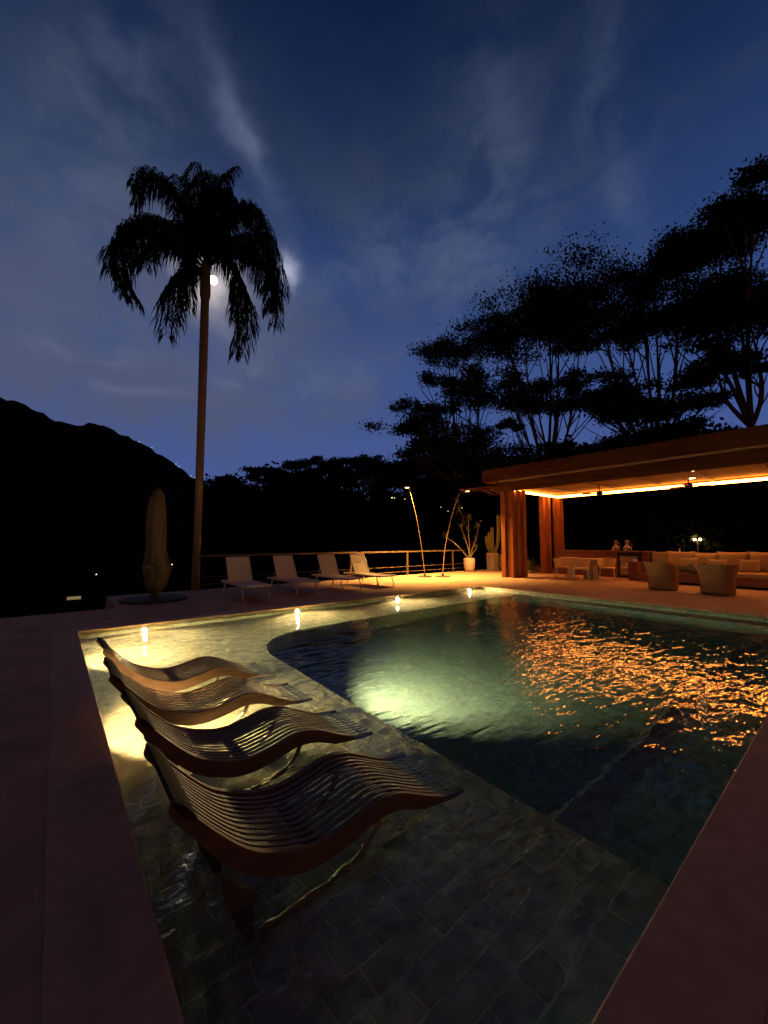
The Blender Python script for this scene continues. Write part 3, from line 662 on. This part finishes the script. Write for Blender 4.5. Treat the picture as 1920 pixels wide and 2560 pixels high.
def downlight(x, y, label):
    t = thing('downlight', label, 'ceiling light', (x, y, 3.63), 0, 'round ceiling lights over the lounge')
    b_ = MB(); b_.lathe([(.11, -.012), (.12, 0), (.12, .009), (.08, .009)], 24); b_.build('rim', M['whitemetal'], t)
    b_ = MB(); b_.lathe([(.09, -.02), (.095, -.0125), (.05, -.0124)], 24); b_.build('lens', M['downled'], t)
    lamp('SPOT', 'lamp_beam', (0, 0, -.04), 45, (1, .55, .22), t, spot_size=R(120), spot_blend=.8, shadow_soft_size=.08)
downlight(15.0, 3.3, 'round ceiling light nearer the pool edge'); downlight(16.8, 3.7, 'round ceiling light nearer the back beam')
cb = MB(); cb.tube(spline([(17.5, 9.0, 3.5), (17.5, 9.0, 2.9), (17.52, 8.98, 2.6), (17.62, 8.9, 2.35)], 6), .018, 8)
tag(cb.build('hanging_cord', M['lip'], smooth=True), 'pale cord hanging from the ceiling at the rear post', 'cord')

# ------------------------------------------------------------------ dining set
def dchair():
    t = thing('dining_chair', '', 'chair', (0, 0, 0), 0, 'cream woven chairs around the small tables')
    b_ = MB(); vs = []; fs = []; n_ = 16    # curved wrap backrest; faces +x, back at -x
    for i in range(n_ + 1):
        a = R(90 + 180 * i / n_); cx, cy = math.cos(a), math.sin(a); hh = .82 - .05 * (abs(i - n_ / 2) / (n_ / 2)) ** 2
        for (r_, z) in ((.34, hh), (.27, .50), (.258, .50), (.328, hh)): vs.append((cx * r_ * .9 + .02, cy * r_, z))
    for i in range(n_):
        for k in range(4): a = i * 4 + k; b2 = i * 4 + (k + 1) % 4; fs.append((a, b2, b2 + 4, a + 4))
    fs += [(3, 2, 1, 0), tuple(n_ * 4 + k for k in range(4))]
    b_.add(vs, fs); b_.build('backrest', M['chairfab'], t, smooth=False)
    b_ = MB(); b_.lathe([(.05, .42), (.28, .42), (.30, .44), (.30, .465), (.27, .475), (.05, .48)], 24); b_.build('seat', M['chairfab'], t, smooth=False)
    for sx, sy in ((1, 1), (1, -1), (-1, 1), (-1, -1)):
        b_ = MB(); b_.tube([(sx * .22, sy * .22, .45), (sx * .29, sy * .27, 0)], [.022, .018], 7); b_.build('leg', M['whitemetal'], t)
    return t
dc = dchair()
CH = [(15.55, 7.72, R(35), 'left dining chair with its back to the pool, nearest the posts'), (15.2, 6.85, R(20), 'middle dining chair, closest to the pool, seen from behind'), (16.5, 6.45, R(200), 'right dining chair nearest the fridge')]
for i, (x, y, a, lb) in enumerate(CH):
    o = dc if i == 0 else dup(dc, (0, 0, 0), 0, lb); o['label'] = lb; o.location = (x, y, 0); o.rotation_euler = (0, 0, a)
def rtable(x, y, r, label, sq):
    t = thing('round_table', label, 'table', (x, y, 0), 0, 'small round tables between the dining chairs')
    b_ = MB(); b_.lathe([(.05, .76), (r - .02, .765), (r, .775), (r, .79), (r - .015, .80), (.05, .80)], 36); b_.build('tabletop', M['tabletop'], t)
    b_ = MB()
    if sq: b_.box(-.2, .2, -.2, .2, 0, .758); b_.build('pedestal', M['potgrey'], t, bevel=.02)
    else: b_.lathe([(.24, 0), (.22, .03), (.12, .12), (.09, .4), (.12, .7), (.16, .757)], 24); b_.build('pedestal', M['tabletop'], t, smooth=True)
rtable(16.35, 7.8, .36, 'small round table with curved white pedestal, nearer the posts', False); rtable(16.0, 6.85, .42, 'round table with solid block pedestal behind the middle chair', True)

# ------------------------------------------------------------------ sofa, cushions, armchairs
so_ = thing('sofa', 'long built in sofa with timber base along the back of the pavilion', 'sofa', (0, 0, 0))
b_ = MB(); b_.box(16.35, 18.1, YE + 2, 5.30, 0.07, .32); b_.build('base', M['counter'], so_, bevel=.01)
b_ = MB(); b_.box(16.38, 17.7, YE + 2, 4.75, .323, .47); b_.build('seat', M['cush'], so_, bevel=.04)
b_ = MB(); b_.box(17.75, 18.1, YE + 2, 5.30, .323, 1.05); b_.build('backrest', M['cush'], so_, bevel=.03)
def pillow(name, label, cat, loc, w_, h_, t_, rz, tilt, grp, mat='cush'):
    b_ = MB(); n_ = 12; vs = []; fs = []
    for side in (1, -1):
        for i in range(n_ + 1):
            for j in range(n_ + 1):
                u, v = 2 * i / n_ - 1, 2 * j / n_ - 1
                pin = 1 - .10 * (1 - abs(v) ** 2) * abs(u) ** 3 ; pin2 = 1 - .10 * (1 - abs(u) ** 2) * abs(v) ** 3
                th = max(0, (1 - u ** 4) * (1 - v ** 4)) ** .5
                vs.append((side * t_ / 2 * th, u * w_ / 2 * pin, (v * h_ / 2) * pin2 + h_ / 2))
    N2 = (n_ + 1) ** 2
    for s2 in (0, N2):
        for i in range(n_):
            for j in range(n_):
                a = s2 + i * (n_ + 1) + j; fs.append((a, a + 1, a + n_ + 2, a + n_ + 1))
    b_.add(vs, fs); o = b_.build(name, M[mat], smooth=True); o.location = loc; o.rotation_euler = (0, tilt, rz)
    return tag(o, label, cat, grp)
G1 = 'large beige cushions along the sofa back'; G2 = 'small square cushions on the sofa'
for y, hh, wd, lb in ((4.33, .66, .86, 'large beige back cushion at the left end of the sofa'), (3.62, .60, .70, 'large beige back cushion between the two armchairs'), (2.90, .67, .84, 'large beige back cushion above the right armchair'), (2.05, .68, .9, 'large beige back cushion at the right edge of the view')):
    pillow('back_cushion', lb, 'cushion', (17.50, y, .465), wd, hh, .24, 0, R(12), G1)
for y, hh, wd, lb in ((4.0, .44, .52, 'small square cushion left of the black throw'), (3.22, .42, .5, 'small square cushion just above the right armchair'), (2.42, .44, .52, 'small square cushion right of the right armchair')):
    pillow('scatter_cushion', lb, 'cushion', (17.1, y, .465), wd, hh, .18, R(6), R(18), G2)
b_ = MB(); b_.tube([(0, -.28, 0), (0, -.26, 0), (0, .26, 0), (0, .28, 0)], [.05, .10, .10, .05], 16); o = b_.build('bolster_cushion', M['cush'], smooth=True); o.location = (17.45, 4.95, .78)
o.location.z = .43; o.scale = (1.2, 1, 1.9)
tag(o, 'rounded bolster cushion at the left end of the sofa seat', 'cushion')
b_ = MB(); vs = []; fs = []; n_ = 14
for i in range(n_ + 1):
    for j in range(n_ + 1):
        u, v = i / n_, j / n_; zz = .475 + .20 * math.exp(-((u - .75) / .18) ** 2 - ((v - .3) / .3) ** 2) + .12 * math.exp(-((u - .2) / .15) ** 2) * math.sin(3 * v) + .03 * math.sin(9 * u + 7 * v) + .03
        vs.append((16.32 + .75 * v, 4.15 - .95 * u, zz - (.10 * (1 - v * 6) if v < .15 else 0)))
for i in range(n_):
    for j in range(n_): a = i * (n_ + 1) + j; fs.append((a, a + 1, a + n_ + 2, a + n_ + 1))
b_.add(vs, fs); o = b_.build('throw', M['black'], smooth=True); sm = o.modifiers.new('t', 'SOLIDIFY'); sm.thickness = .03
tag(o, 'black crumpled throw lying on the sofa seat between the armchairs', 'throw')
def armchair():
    t = thing('tub_armchair', '', 'armchair', (0, 0, 0), 0, 'woven tub armchairs facing the sofa')
    b_ = MB(); vs = []; fs = []; n_ = 32    # opening faces +x
    def ht(a):
        q = abs(((a + math.pi) % (2 * math.pi)) - math.pi) / math.pi   # 1 at the back, 0 at the front
        return .42 + .40 * min(1, max(0, (q - .22) / .42)) ** .8
    prof_o = [(.36, .0), (.385, .05), (.395, .35)]
    for i in range(n_):
        a = 2 * math.pi * i / n_; ca, sa = math.cos(a), math.sin(a); h_ = ht(a); fl = .395 + .10 * (h_ - .42) / .4
        ring_ = [(.36, 0), (.39, .06), (.385, .3), (.385 + (fl - .385) * .25, .3 + (h_ - .3) * .5), (fl, h_ - .02), (fl - .01, h_), (fl - .045, h_ - .005), (.335, .44), (.30, .40)]
        for r_, z in ring_: vs.append((ca * r_, sa * r_ * 1.02, z))
    m_ = 9
    for i in range(n_):
        for k in range(m_ - 1): i2 = (i + 1) % n_; fs.append((i * m_ + k, i2 * m_ + k, i2 * m_ + k + 1, i * m_ + k + 1))
    fs.append(tuple(i * m_ for i in range(n_)))
    b_.add(vs, fs); b_.build('shell', M['wicker'], t, smooth=True)
    b_ = MB(); b_.lathe([(.1, .36), (.295, .37), (.32, .42), (.30, .46), (.1, .47)], 28); b_.build('seat_cushion', M['cush'], t, smooth=True)
    return t
ac = armchair(); lb2 = ['left woven tub armchair with flared rim, back to the pool', 'right woven tub armchair, back to the pool, closer to the frame edge']
ac['label'] = lb2[0]; ac.location = (14.35, 4.02, .0); ac.rotation_euler = (0, 0, R(-28)); ac.scale = (.97, .97, 1.02)
o = dup(ac, (14.25, 2.70, .0), R(12), lb2[1])
b_ = MB(); b_.lathe([(.03, 0), (.045, .02), (.05, .09), (.04, .09), (.035, .02), (0, .02)], 18); o = b_.build('cup', M['white'], smooth=True); o.location = (17.0, 5.02, .0)
sd = thing('side_table', 'dark low side block at the left end of the sofa', 'side table', (17.2, 5.12, 0)); sd.location = (16.9, 5.62, 0)
b_ = MB(); b_.box(-.2, .2, -.16, .16, 0, .66); b_.build('block', M['counter'], sd, bevel=.015)
b_ = MB(); b_.box(-.22, .22, -.18, .18, .663, .69); b_.build('top', M['counter'], sd, bevel=.006)
o.location = (16.9, 5.6, .691); tag(o, 'small white cup on the dark side block by the sofa', 'cup')
b_ = MB(); b_.tube([(0, 0, 0), (0, 0, .15)], .025, 12); o = b_.build('candle', M['white']); o.location = (17.95, 4.45, 1.052); tag(o, 'thin pale candle standing on top of the sofa back', 'candle')

# garden lamp in the dark behind the sofa
gl = thing('garden_lamp', 'twin bulb garden lamp glaring in the dark behind the sofa', 'lamp', (24.2, 5.22, 1.50))
b_ = MB(); b_.tube([(-.16, 0, -3.1), (-.16, 0, 0)], .03, 8); b_.tube([(-.16, -.11, 0), (-.16, .11, 0)], .012, 8); b_.build('bracket', M['blackmetal'], gl)
for sy in (-1, 1):
    b_ = MB(); b_.lathe([(math.sin(t) * .05 + .001, math.cos(t) * .05) for t in [math.pi * k / 8 for k in range(9)]], 16, (-.17, sy * .11, .05)); b_.build('bulb', M['bulb'], gl, smooth=True)

lamp('POINT', 'lamp_glow', (-.3, 0, .05), 35, (1, .45, .14), gl, shadow_soft_size=.08)
# ------------------------------------------------------------------ palm
pm = thing('palm_tree', 'tall palm with drooping fronds silhouetted against the moon', 'palm tree', (3.5, 13.5, 0))
az = math.atan2(3.5, 13.5); rtv = Vector((math.cos(az), -math.sin(az), 0)); dpv = Vector((math.sin(az), math.cos(az), 0))
P = spline([(0, 0, -1.6), (.0, 0, 0), (.01, 0, 3.4), (.0, 0, 7.4), (-.01, 0, 9.4), (-.02, 0, 10.6)], 8)
def prad(z): return float(np.interp(z, [-1.6, 0, 1, 4, 8, 9.4, 9.6, 10.6], [.16, .125, .112, .122, .135, .13, .17, .15]))
b_ = MB(); b_.tube(P, [prad(p.z) for p in P], 16); b_.build('trunk', M['palmbark'], pm, smooth=True)
fr = {'fan': [(-.03, 10.75), (-.5, 12.2), (-1.22, 13.0), (-1.80, 12.95), (-2.05, 12.4)],
 'L': [(-.02, 10.6), (-.94, 11.5), (-1.83, 11.55), (-2.44, 10.83), (-2.49, 9.75), (-2.1, 8.9)],
 'L2': [(-.02, 10.5), (-1.04, 11.2), (-1.93, 11.2), (-2.4, 10.6), (-2.3, 9.4)], 'L3': [(-.02, 10.5), (-.8, 10.9), (-1.5, 10.7), (-1.75, 10.0)],
 'LL': [(-.05, 10.3), (-.55, 10.4), (-.92, 9.7), (-.95, 8.55)], 'LL2': [(-.05, 10.3), (-.4, 10.5), (-.75, 10.0), (-.8, 9.1)],
 'T1': [(-.03, 10.8), (-.25, 12.2), (-.35, 13.3), (-.2, 13.9)], 'T2': [(-.03, 10.8), (.0, 12.3), (.25, 13.6), (.5, 14.1)], 'T3': [(-.03, 10.8), (-.48, 11.9), (-.85, 12.9), (-.9, 13.4)],
 'T4': [(-.03, 10.8), (-.1, 12.3), (.0, 13.3), (.12, 13.9)], 'T5': [(-.03, 10.8), (.2, 12.2), (.4, 13.1), (.75, 13.4)],
 'R1': [(-.03, 10.8), (.61, 12.3), (1.25, 13.1), (1.81, 12.6), (2.05, 11.8)], 'R2': [(-.03, 10.7), (1.01, 12.0), (1.96, 12.1), (2.4, 11.2), (2.5, 10.3)],
 'R3': [(-.02, 10.6), (1.02, 11.7), (1.83, 11.3), (2.14, 10.3), (2.05, 9.6)], 'R4': [(-.02, 10.5), (.55, 11.2), (1.1, 10.5), (1.3, 9.4), (1.15, 8.3)],
 'R5': [(-.02, 10.5), (.54, 11.0), (.95, 10.2), (1.12, 9.0)], 'R6': [(-.03, 10.8), (.45, 12.2), (.95, 12.9), (1.45, 12.6)], 'R7': [(-.02, 10.6), (.7, 11.3), (1.4, 11.2), (1.75, 10.2)],
 'C1': [(0, 10.7), (-.5, 11.6), (-1.0, 11.7), (-1.3, 11.0)], 'C2': [(0, 10.7), (.5, 11.7), (.8, 11.5), (.95, 10.6)], 'C3': [(0, 10.6), (-.3, 11.4), (-.6, 11.3), (-.7, 10.4)], 'C4': [(0, 10.6), (.2, 11.9), (.3, 12.1), (.5, 11.4)]}
dep = {'fan': .8, 'L': -.4, 'L2': .9, 'L3': -1.2, 'LL': -.9, 'LL2': .8, 'T1': 1.2, 'T2': 1.6, 'T3': -1.4, 'T4': -1.6, 'T5': -1.1, 'R1': .8, 'R2': .3, 'R3': -.8, 'R4': -.7, 'R5': .9, 'R6': -1.0, 'R7': 1.5, 'C1': -1.9, 'C2': -2.0, 'C3': 1.9, 'C4': 1.9}
jr = random.Random(99)
for nm in list(fr):
    for c in range(2):
        k2 = nm + '_' * (c + 1); n_ = len(fr[nm]); du, dz = jr.uniform(-.32, .32), jr.uniform(-.6, .45)
        fr[k2] = [(u + du * i / (n_ - 1), z + dz * i / (n_ - 1)) for i, (u, z) in enumerate(fr[nm])]; dep[k2] = dep[nm] + jr.uniform(-.9, .9)
for kk, (nm, pts) in enumerate(fr.items()):
    r_ = random.Random(kk); n_ = len(pts)
    DD = math.hypot(3.5, 13.5); K = [(DD + dep[nm] * i / (n_ - 1)) / DD for i in range(n_)]
    P = spline([rtv * (u * k_) + dpv * (DD * (k_ - 1)) + Vector((0, 0, 1.45 + (z - 1.45) * k_)) for k_, (u, z) in zip(K, pts)], 14)
    b_ = MB(); b_.tube(P, [.035 * (1 - i / len(P)) + .006 for i in range(len(P))], 5)
    for i in range(5, len(P)):
        u = i / (len(P) - 1); d_ = (P[min(i + 1, len(P) - 1)] - P[i - 1]).normalized()
        sdv = d_.cross(Vector((0, 0, 1)));
        sdv = sdv.normalized() if sdv.length > .2 else (rtv if r_.random() < .5 else dpv)
        l0 = .84 * math.sin(math.pi * (.12 + .80 * u)) ** .6
        for rep in range(2):
            for sg in (-1, 1):
                l = l0 * r_.uniform(.35, 1.3); dn = Vector((0, 0, -1)) * r_.uniform(.5, 1.7)
                q0 = P[i] + d_ * r_.uniform(-.03, .03)
                if abs(q0.dot(rtv) - .45) < .40 and 9.3 < q0.z < 11.0 and q0.dot(dpv) < 3: continue
                dr1 = (sdv * sg * r_.uniform(.5, 1.0) + d_ * .45 + Vector((0, 0, .12))).normalized(); q1 = q0 + dr1 * l * .32
                q2 = q1 + (dr1 * .35 + dn).normalized() * l * .38; q3 = q2 + (dn * 1.5 + dr1 * .2 + Vector((r_.uniform(-.2, .2), r_.uniform(-.2, .2), 0))).normalized() * l * .36
                wv = d_ * .014 if abs(d_.z) < .8 else rtv * .014
                b_.add([q0 - wv * .6, q0 + wv * .6, q1 + wv, q1 - wv, q2 + wv * .9, q2 - wv * .9, q3], [(0, 1, 2, 3), (3, 2, 4, 5), (5, 4, 6)])
    b_.build('frond', M['palmleaf'], pm)

# ------------------------------------------------------------------ trees
def leaf_mesh(name, clumps, per, size, mat, seed, parent=None):
    """many small leaf quads scattered in flattened, lumpy clumps; clumps: (x,y,z,rx,rz)"""
    g_ = np.random.default_rng(seed); V = []
    for (x, y, z, rx, rz) in clumps:
        nsub = max(5, int(rx * 4.2)); subs = g_.normal(0, 1, (nsub, 3)); subs /= np.linalg.norm(subs, axis=1)[:, None]; subs *= (g_.random((nsub, 1)) ** .45)
        subs = subs * [rx, rx, rz] + [x, y, z]
        n = int(per * rx * max(rz, .6))
        k = g_.integers(0, nsub, n); c_ = subs[k] + g_.normal(0, 1, (n, 3)) * [rx * .18, rx * .18, rz * .17 + .05]
        a = g_.normal(0, 1, (n, 3)); a /= np.linalg.norm(a, axis=1)[:, None]; b = np.cross(a, g_.normal(0, 1, (n, 3))); b /= np.linalg.norm(b, axis=1)[:, None]
        s = size * g_.uniform(.5, 1.2, (n, 1)); a = a * s; b = b * s * .55
        V.append(np.stack([c_ - a, c_ - b, c_ + a, c_ + b], 1).reshape(-1, 3))
    V = np.concatenate(V); nf = len(V) // 4
    me = bpy.data.meshes.new(name); me.vertices.add(len(V)); me.vertices.foreach_set('co', V.ravel().astype(np.float32))
    me.loops.add(nf * 4); me.loops.foreach_set('vertex_index', np.arange(nf * 4, dtype=np.int32)); me.polygons.add(nf)
    me.polygons.foreach_set('loop_start', np.arange(nf, dtype=np.int32) * 4)
    me.update(calc_edges=True); me.validate(); me.materials.append(mat)
    o = bpy.data.objects.new(name, me); COL.objects.link(o)
    if parent: o.parent = parent
    return o
def tree(loc, fork, clumps, label, seed, rad=.35, per=1500, size=.105, grp=None, cat='tree', name='tree'):
    t = thing(name, label, cat, loc, 0, grp); Lc = Vector(loc); r_ = random.Random(seed)
    cl_ = [(x - loc[0], y - loc[1], z - loc[2], rx, rz) for x, y, z, rx, rz in clumps]
    F = Vector(fork) - Lc; b_ = MB()
    b_.tube(spline([(0, 0, -.1), (F.x * .3 + .2, F.y * .3, F.z * .5), tuple(F)], 5), [rad * (1.25 - .5 * i / 10) for i in range(11)], 10)
    b_.build('trunk', M['bark'], t, smooth=True)
    b_ = MB()
    for (x, y, z, rx, rz) in cl_:
        c_ = Vector((x, y, z - rz * .3)); m_ = F.lerp(c_, .5) + Vector((r_.uniform(-.5, .5), r_.uniform(-.5, .5), -abs(c_.z - F.z) * .10 + r_.uniform(-.3, .3)))
        P = spline([F, m_, c_], 6); b_.tube(P, [rad * .42 * (1 - .75 * i / (len(P) - 1)) for i in range(len(P))], 6)
        for k in range(5):
            s0 = P[r_.randint(5, 9)]; e_ = c_ + Vector((r_.uniform(-1, 1) * rx * .9, r_.uniform(-1, 1) * rx * .9, r_.uniform(0, .5) * rz))
            b_.tube(spline([s0, s0.lerp(e_, .5) + Vector((r_.uniform(-.3, .3), r_.uniform(-.3, .3), -.15)), e_], 3), [.05, .045, .04, .035, .028, .02, .012], 4)
    b_.build('limbs', M['bark'], t, smooth=True)
    g2 = random.Random(seed + 500)
    cl2 = [(x + s2 * g2.uniform(-.7, .7) * rx, y + s2 * g2.uniform(-.7, .7) * rx, z + s2 * g2.uniform(-.2, .35) * rz, rx * (1.2 if s2 else 1.0), rz * .62) for s2 in (0, 1) for x, y, z, rx, rz in cl_]
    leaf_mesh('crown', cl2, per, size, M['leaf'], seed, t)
    return t
big = [(22.7, 19.7, 16.3, 2.2, 1.1), (24.2, 17.8, 16.7, 2.7, 1.4), (21.7, 19.2, 13.7, 1.8, 0.7), (26.8, 15.7, 17.3, 3.3, 1.5), (28.8, 13.9, 19.2, 3.3, 1.4), (27.5, 18.2, 20.0, 2.0, 0.7), (30.3, 15.5, 21.9, 1.6, 0.7), (29.0, 11.0, 18.2, 3.1, 1.7), (28.8, 8.5, 18.5, 2.9, 1.4), (27.5, 9.1, 15.1, 2.6, 1.3), (28.3, 6.4, 18.7, 2.4, 1.7), (27.7, 4.3, 19.1, 2.0, 2.0), (26.9, 2.8, 19.0, 1.6, 1.9), (27.8, 3.7, 16.0, 2.6, 2.2), (28.5, 5.6, 15.4, 2.8, 1.4), (26.8, 3.1, 12.7, 1.8, 1.2), (29.9, 8.0, 16.3, 2.4, 1.1), (27.5, 11.9, 15.4, 1.9, 1.0), (22.2, 17.1, 11.9, 2.5, 0.8), (23.6, 15.1, 12.3, 1.9, 1.0), (24.5, 13.6, 11.2, 2.4, 0.8), (26.1, 12.7, 12.4, 1.6, 1.0), (20.0, 18.1, 10.6, 1.6, 0.7), (18.5, 18.2, 9.2, 1.9, 0.8), (19.9, 16.7, 8.6, 2.4, 0.9), (20.9, 15.5, 7.2, 2.1, 0.8), (18.5, 18.2, 7.3, 2.1, 0.8), (27.0, 10.5, 11.5, 2.4, 0.8), (25.6, 11.4, 10.6, 2.1, 0.6), (28.3, 9.9, 9.7, 2.4, 1.1), (29.9, 8.0, 10.4, 2.3, 0.8), (29.4, 6.2, 11.0, 1.9, 0.7), (27.6, 4.7, 11.4, 1.3, 0.9), (28.8, 8.5, 8.4, 2.0, 0.9), (27.9, 11.0, 7.4, 2.4, 0.8), (30.2, 7.1, 8.9, 1.5, 0.6), (27.4, 9.4, 7.8, 1.5, 0.8), (30.4, 5.9, 10.1, 1.2, 0.5), (23.4, 13.4, 6.9, 2.8, 0.8), (23.8, 14.7, 9.4, 0.8, 0.4), (26.8, 2.9, 10.5, 1.0, 0.6), (21.4, 14.7, 6.1, 1.5, 0.8), (25.2, 12.2, 7.8, 1.0, 0.4)]
trunks = [((21.8, 18.0, -1.6), (21.9, 17.6, 5.0)), ((25.8, 13.8, -1.6), (25.6, 13.6, 5.4)), ((29.0, 8.2, -1.6), (28.8, 8.3, 6.0)), ((28.8, 3.2, -1.6), (28.6, 3.6, 7.6))]
grp = [[] for _ in trunks]
for cc in big:
    k = min(range(4), key=lambda q: math.hypot(cc[0] - trunks[q][0][0], cc[1] - trunks[q][0][1])); grp[k].append((cc[0], cc[1], cc[2] - (.9 if k == 3 and cc[2] > 15 else .2), cc[3], cc[4]))
tl = ['broad rain tree with flat layered crown left of the pavilion roof', 'branching rain tree whose bare limbs rise above the pavilion corner', 'large spreading rain tree above the middle of the pavilion roof', 'tallest dark rain tree at the right edge of the view']
for k in range(4): tree(trunks[k][0], trunks[k][1], grp[k], tl[k], 11 + k, grp='tall rain trees behind the pavilion')
def pol(azd, r, z): return (r * math.sin(R(azd)), r * math.cos(R(azd)), z)
tline = [(17.2, 36, 8.6, 2.2, 'r', 'low round tree just right of the palm trunk'), (19.6, 38, 10.2, 1.9, 'r', 'small feathery tree above the first white lounger'), (22.6, 40, 10.6, 2.8, 'f', 'spreading tree above the second white lounger'), (25.6, 36, 10.2, 2.6, 'r', 'rounded dark tree left of the umbrella shaped tree'),
         (29.3, 42, 12.5, 2.3, 'f', 'umbrella shaped tree standing out on the skyline'), (32.2, 38, 10.8, 2.6, 'r', 'rounded tree right of the umbrella shaped tree'), (35.8, 40, 12.6, 2.9, 'f', 'flat topped tree above the railing middle'), (38.8, 36, 11.8, 2.6, 'f', 'layered tree left of the arched lamp head'),
         (42.0, 34, 12.4, 3.0, 'f', 'layered dark tree directly above the left arched lamp'), (45.6, 33, 13.2, 3.0, 'f', 'dark tree between the arched lamps and the rain trees'), (49.5, 34, 12.5, 3.0, 'f', 'dense tree behind the trellis of the pavilion')]
for i, (a, r, el, wd, k, lb) in enumerate(tline):
    q = random.Random(i + 50); top = 1.45 + r * math.tan(R(el)); cl_ = []
    x, y, _ = pol(a, r, 0)
    if k == 'f':
        for j in range(5): cl_.append((x + q.uniform(-.8, .8) * wd, y + q.uniform(-.8, .8) * wd, top - .6 - q.uniform(0, 1.4), wd * .55, .55))
        for j in range(5): cl_.append((x + q.uniform(-1, 1) * wd, y + q.uniform(-1, 1) * wd, top - 2.4 - q.uniform(0, 2.5), wd * .6, .8))
    else:
        for j in range(8): cl_.append((x + q.uniform(-.7, .7) * wd, y + q.uniform(-.7, .7) * wd, top - .9 - q.uniform(0, 3.5), wd * .5, .9))
    tree((x, y, -1.6), (x, y, max(2, top - 5)), cl_, lb, 70 + i, rad=.22, per=700, size=.13, grp='trees along the skyline')
# dense dark undergrowth beyond the deck: nobody could count it
und = []
q = random.Random(3)
for k in range(150):
    a = 14.5 + 85 * (k + q.random()) / 150; r = q.uniform(25, 33); x, y, _ = pol(a, r, 0)
    hh = 3.6 + 1.0 * math.sin(a * .5) + q.uniform(-.5, .5) + (1.2 if 17 < a < 36 else 0) + (2.6 if a > 52 else 0)
    if 37 < a < 52: hh -= .5
    for zz in np.arange(-1.0, hh, 1.5): und.append((x, y, float(zz), 1.9, 1.0))
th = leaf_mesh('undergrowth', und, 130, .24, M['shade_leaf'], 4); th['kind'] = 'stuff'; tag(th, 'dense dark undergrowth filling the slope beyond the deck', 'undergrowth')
bk = MB(); vs = []; fs = []
for i in range(91):
    a = 13 + i; x, y, _ = pol(a, 36, 0); vs += [(x, y, -1.7), (x, y, 3.4 + .5 * math.sin(a * .7) + .3 * math.sin(a * 2.3) + (1.2 if 15 < a < 36 else 0) + (3.2 if a > 53 else 0))]
for i in range(90): fs.append((2 * i, 2 * i + 2, 2 * i + 3, 2 * i + 1))
bk.add(vs, fs); struct(bk.build('slope', M['hill']))

# ------------------------------------------------------------------ distant lights
def far(azd, el, r, size, mat, label, grp='distant lamps on the hillside'):
    z = 1.45 + r * math.tan(R(el)); x, y, _ = pol(azd, r, 0)
    t = thing('distant_lamp', label, 'distant lamp', (x, y, z), 0, grp)
    b_ = MB(); b_.lathe([(math.sin(q_) * size + .001, math.cos(q_) * size) for q_ in [math.pi * k / 6 for k in range(7)]], 10); b_.build('bulb', M[mat], t)
    b_ = MB(); b_.tube([(0, 0, -size * 4), (0, 0, -size * 1.01)], size * .2, 5); b_.build('pole', M['blackmetal'], t)
for a in [(7.64, 12.15, .55, 'topmost tiny lamp on the mountain ridge'), (9.03, 11.62, .5, 'second tiny lamp down the mountain ridge'), (11.78, 9.86, .6, 'left lamp of the bright pair midway down the ridge'), (12.15, 9.62, .5, 'right lamp of the bright pair midway down the ridge'), (13.58, 8.5, .5, 'left lamp of the pair just beside the palm trunk'), (14.01, 8.3, .5, 'lamp on the ridge touching the palm trunk')]:
    far(a[0], a[1], 505, a[2] * .6, 'farblue', a[3])
far(4.04, -1.0, 30, .0, 'farlight', '') if False else None
for a in [(4.05, -.0, 'tiny lamp low in the dark valley left of the parasol'), (11.8, .0, 'single white lamp in the dark right of the parasol')]:
    pass
G3 = 'small lamps in the dark valley'
far(4.04, -3.79, 22, .022, 'farlight', 'tiny cold lamp low in the dark left of the parasol', G3); far(11.77, -2.87, 24, .025, 'farlight', 'single white lamp in the dark just right of the parasol', G3)
far(40.78, 6.3, 24, .03, 'fargreen', 'yellow lamp glinting between trees left of the arched lamp', G3); far(41.15, 6.25, 24, .022, 'fargreen', 'smaller yellow lamp right beside the yellow one', G3); far(42.63, 6.1, 24, .018, 'farlight', 'tiny lamp just under the arched lamp head', G3)
far(47.77, 4.89, 23.5, .016, 'farlight', 'tiny lamp left of the right arched rod', G3); far(48.78, 4.31, 23.5, .016, 'farlight', 'tiny lamp touching the right arched rod', G3); far(50.74, 4.74, 23.5, .016, 'fargreen', 'tiny lamp seen through the potted plant', G3)
hh = thing('distant_house', 'small low house with a dim lit window in the dark at far left', 'house', (pol(2.1, 20, 0)[0], pol(2.1, 20, 0)[1], -1.6), R(-2))
b_ = MB(); b_.box(-.7, .7, 0, 1.6, 0, 1.1); b_.build('wall', M['hill'], hh)
b_ = MB(); b_.add([(-.8, -.15, 1.103), (.8, -.15, 1.103), (.8, 1.75, 1.103), (-.8, 1.75, 1.103), (-.8, .8, 1.5), (.8, .8, 1.5)], [(0, 1, 5, 4), (3, 4, 5, 2), (0, 4, 3), (1, 2, 5), (0, 3, 2, 1)]); b_.build('roof', M['hill'], hh)
b_ = MB(); b_.box(-.22, .22, -.012, -.003, .78, .90); b_.build('window', M['farwindow'], hh)

# ------------------------------------------------------------------ render settings
sc.view_settings.view_transform = 'Standard'; sc.view_settings.look = 'None'; sc.view_settings.exposure = 0; sc.view_settings.gamma = 1
c_ = sc.cycles; c_.use_denoising = True
try: c_.denoiser = 'OPENIMAGEDENOISE'
except Exception: pass
c_.caustics_refractive = True; c_.caustics_reflective = False; c_.blur_glossy = .5
c_.sample_clamp_indirect = 40; c_.sample_clamp_direct = 0; c_.max_bounces = 8; c_.transmission_bounces = 8; c_.diffuse_bounces = 3; c_.glossy_bounces = 4
c_.use_light_tree = True; c_.volume_bounces = 0
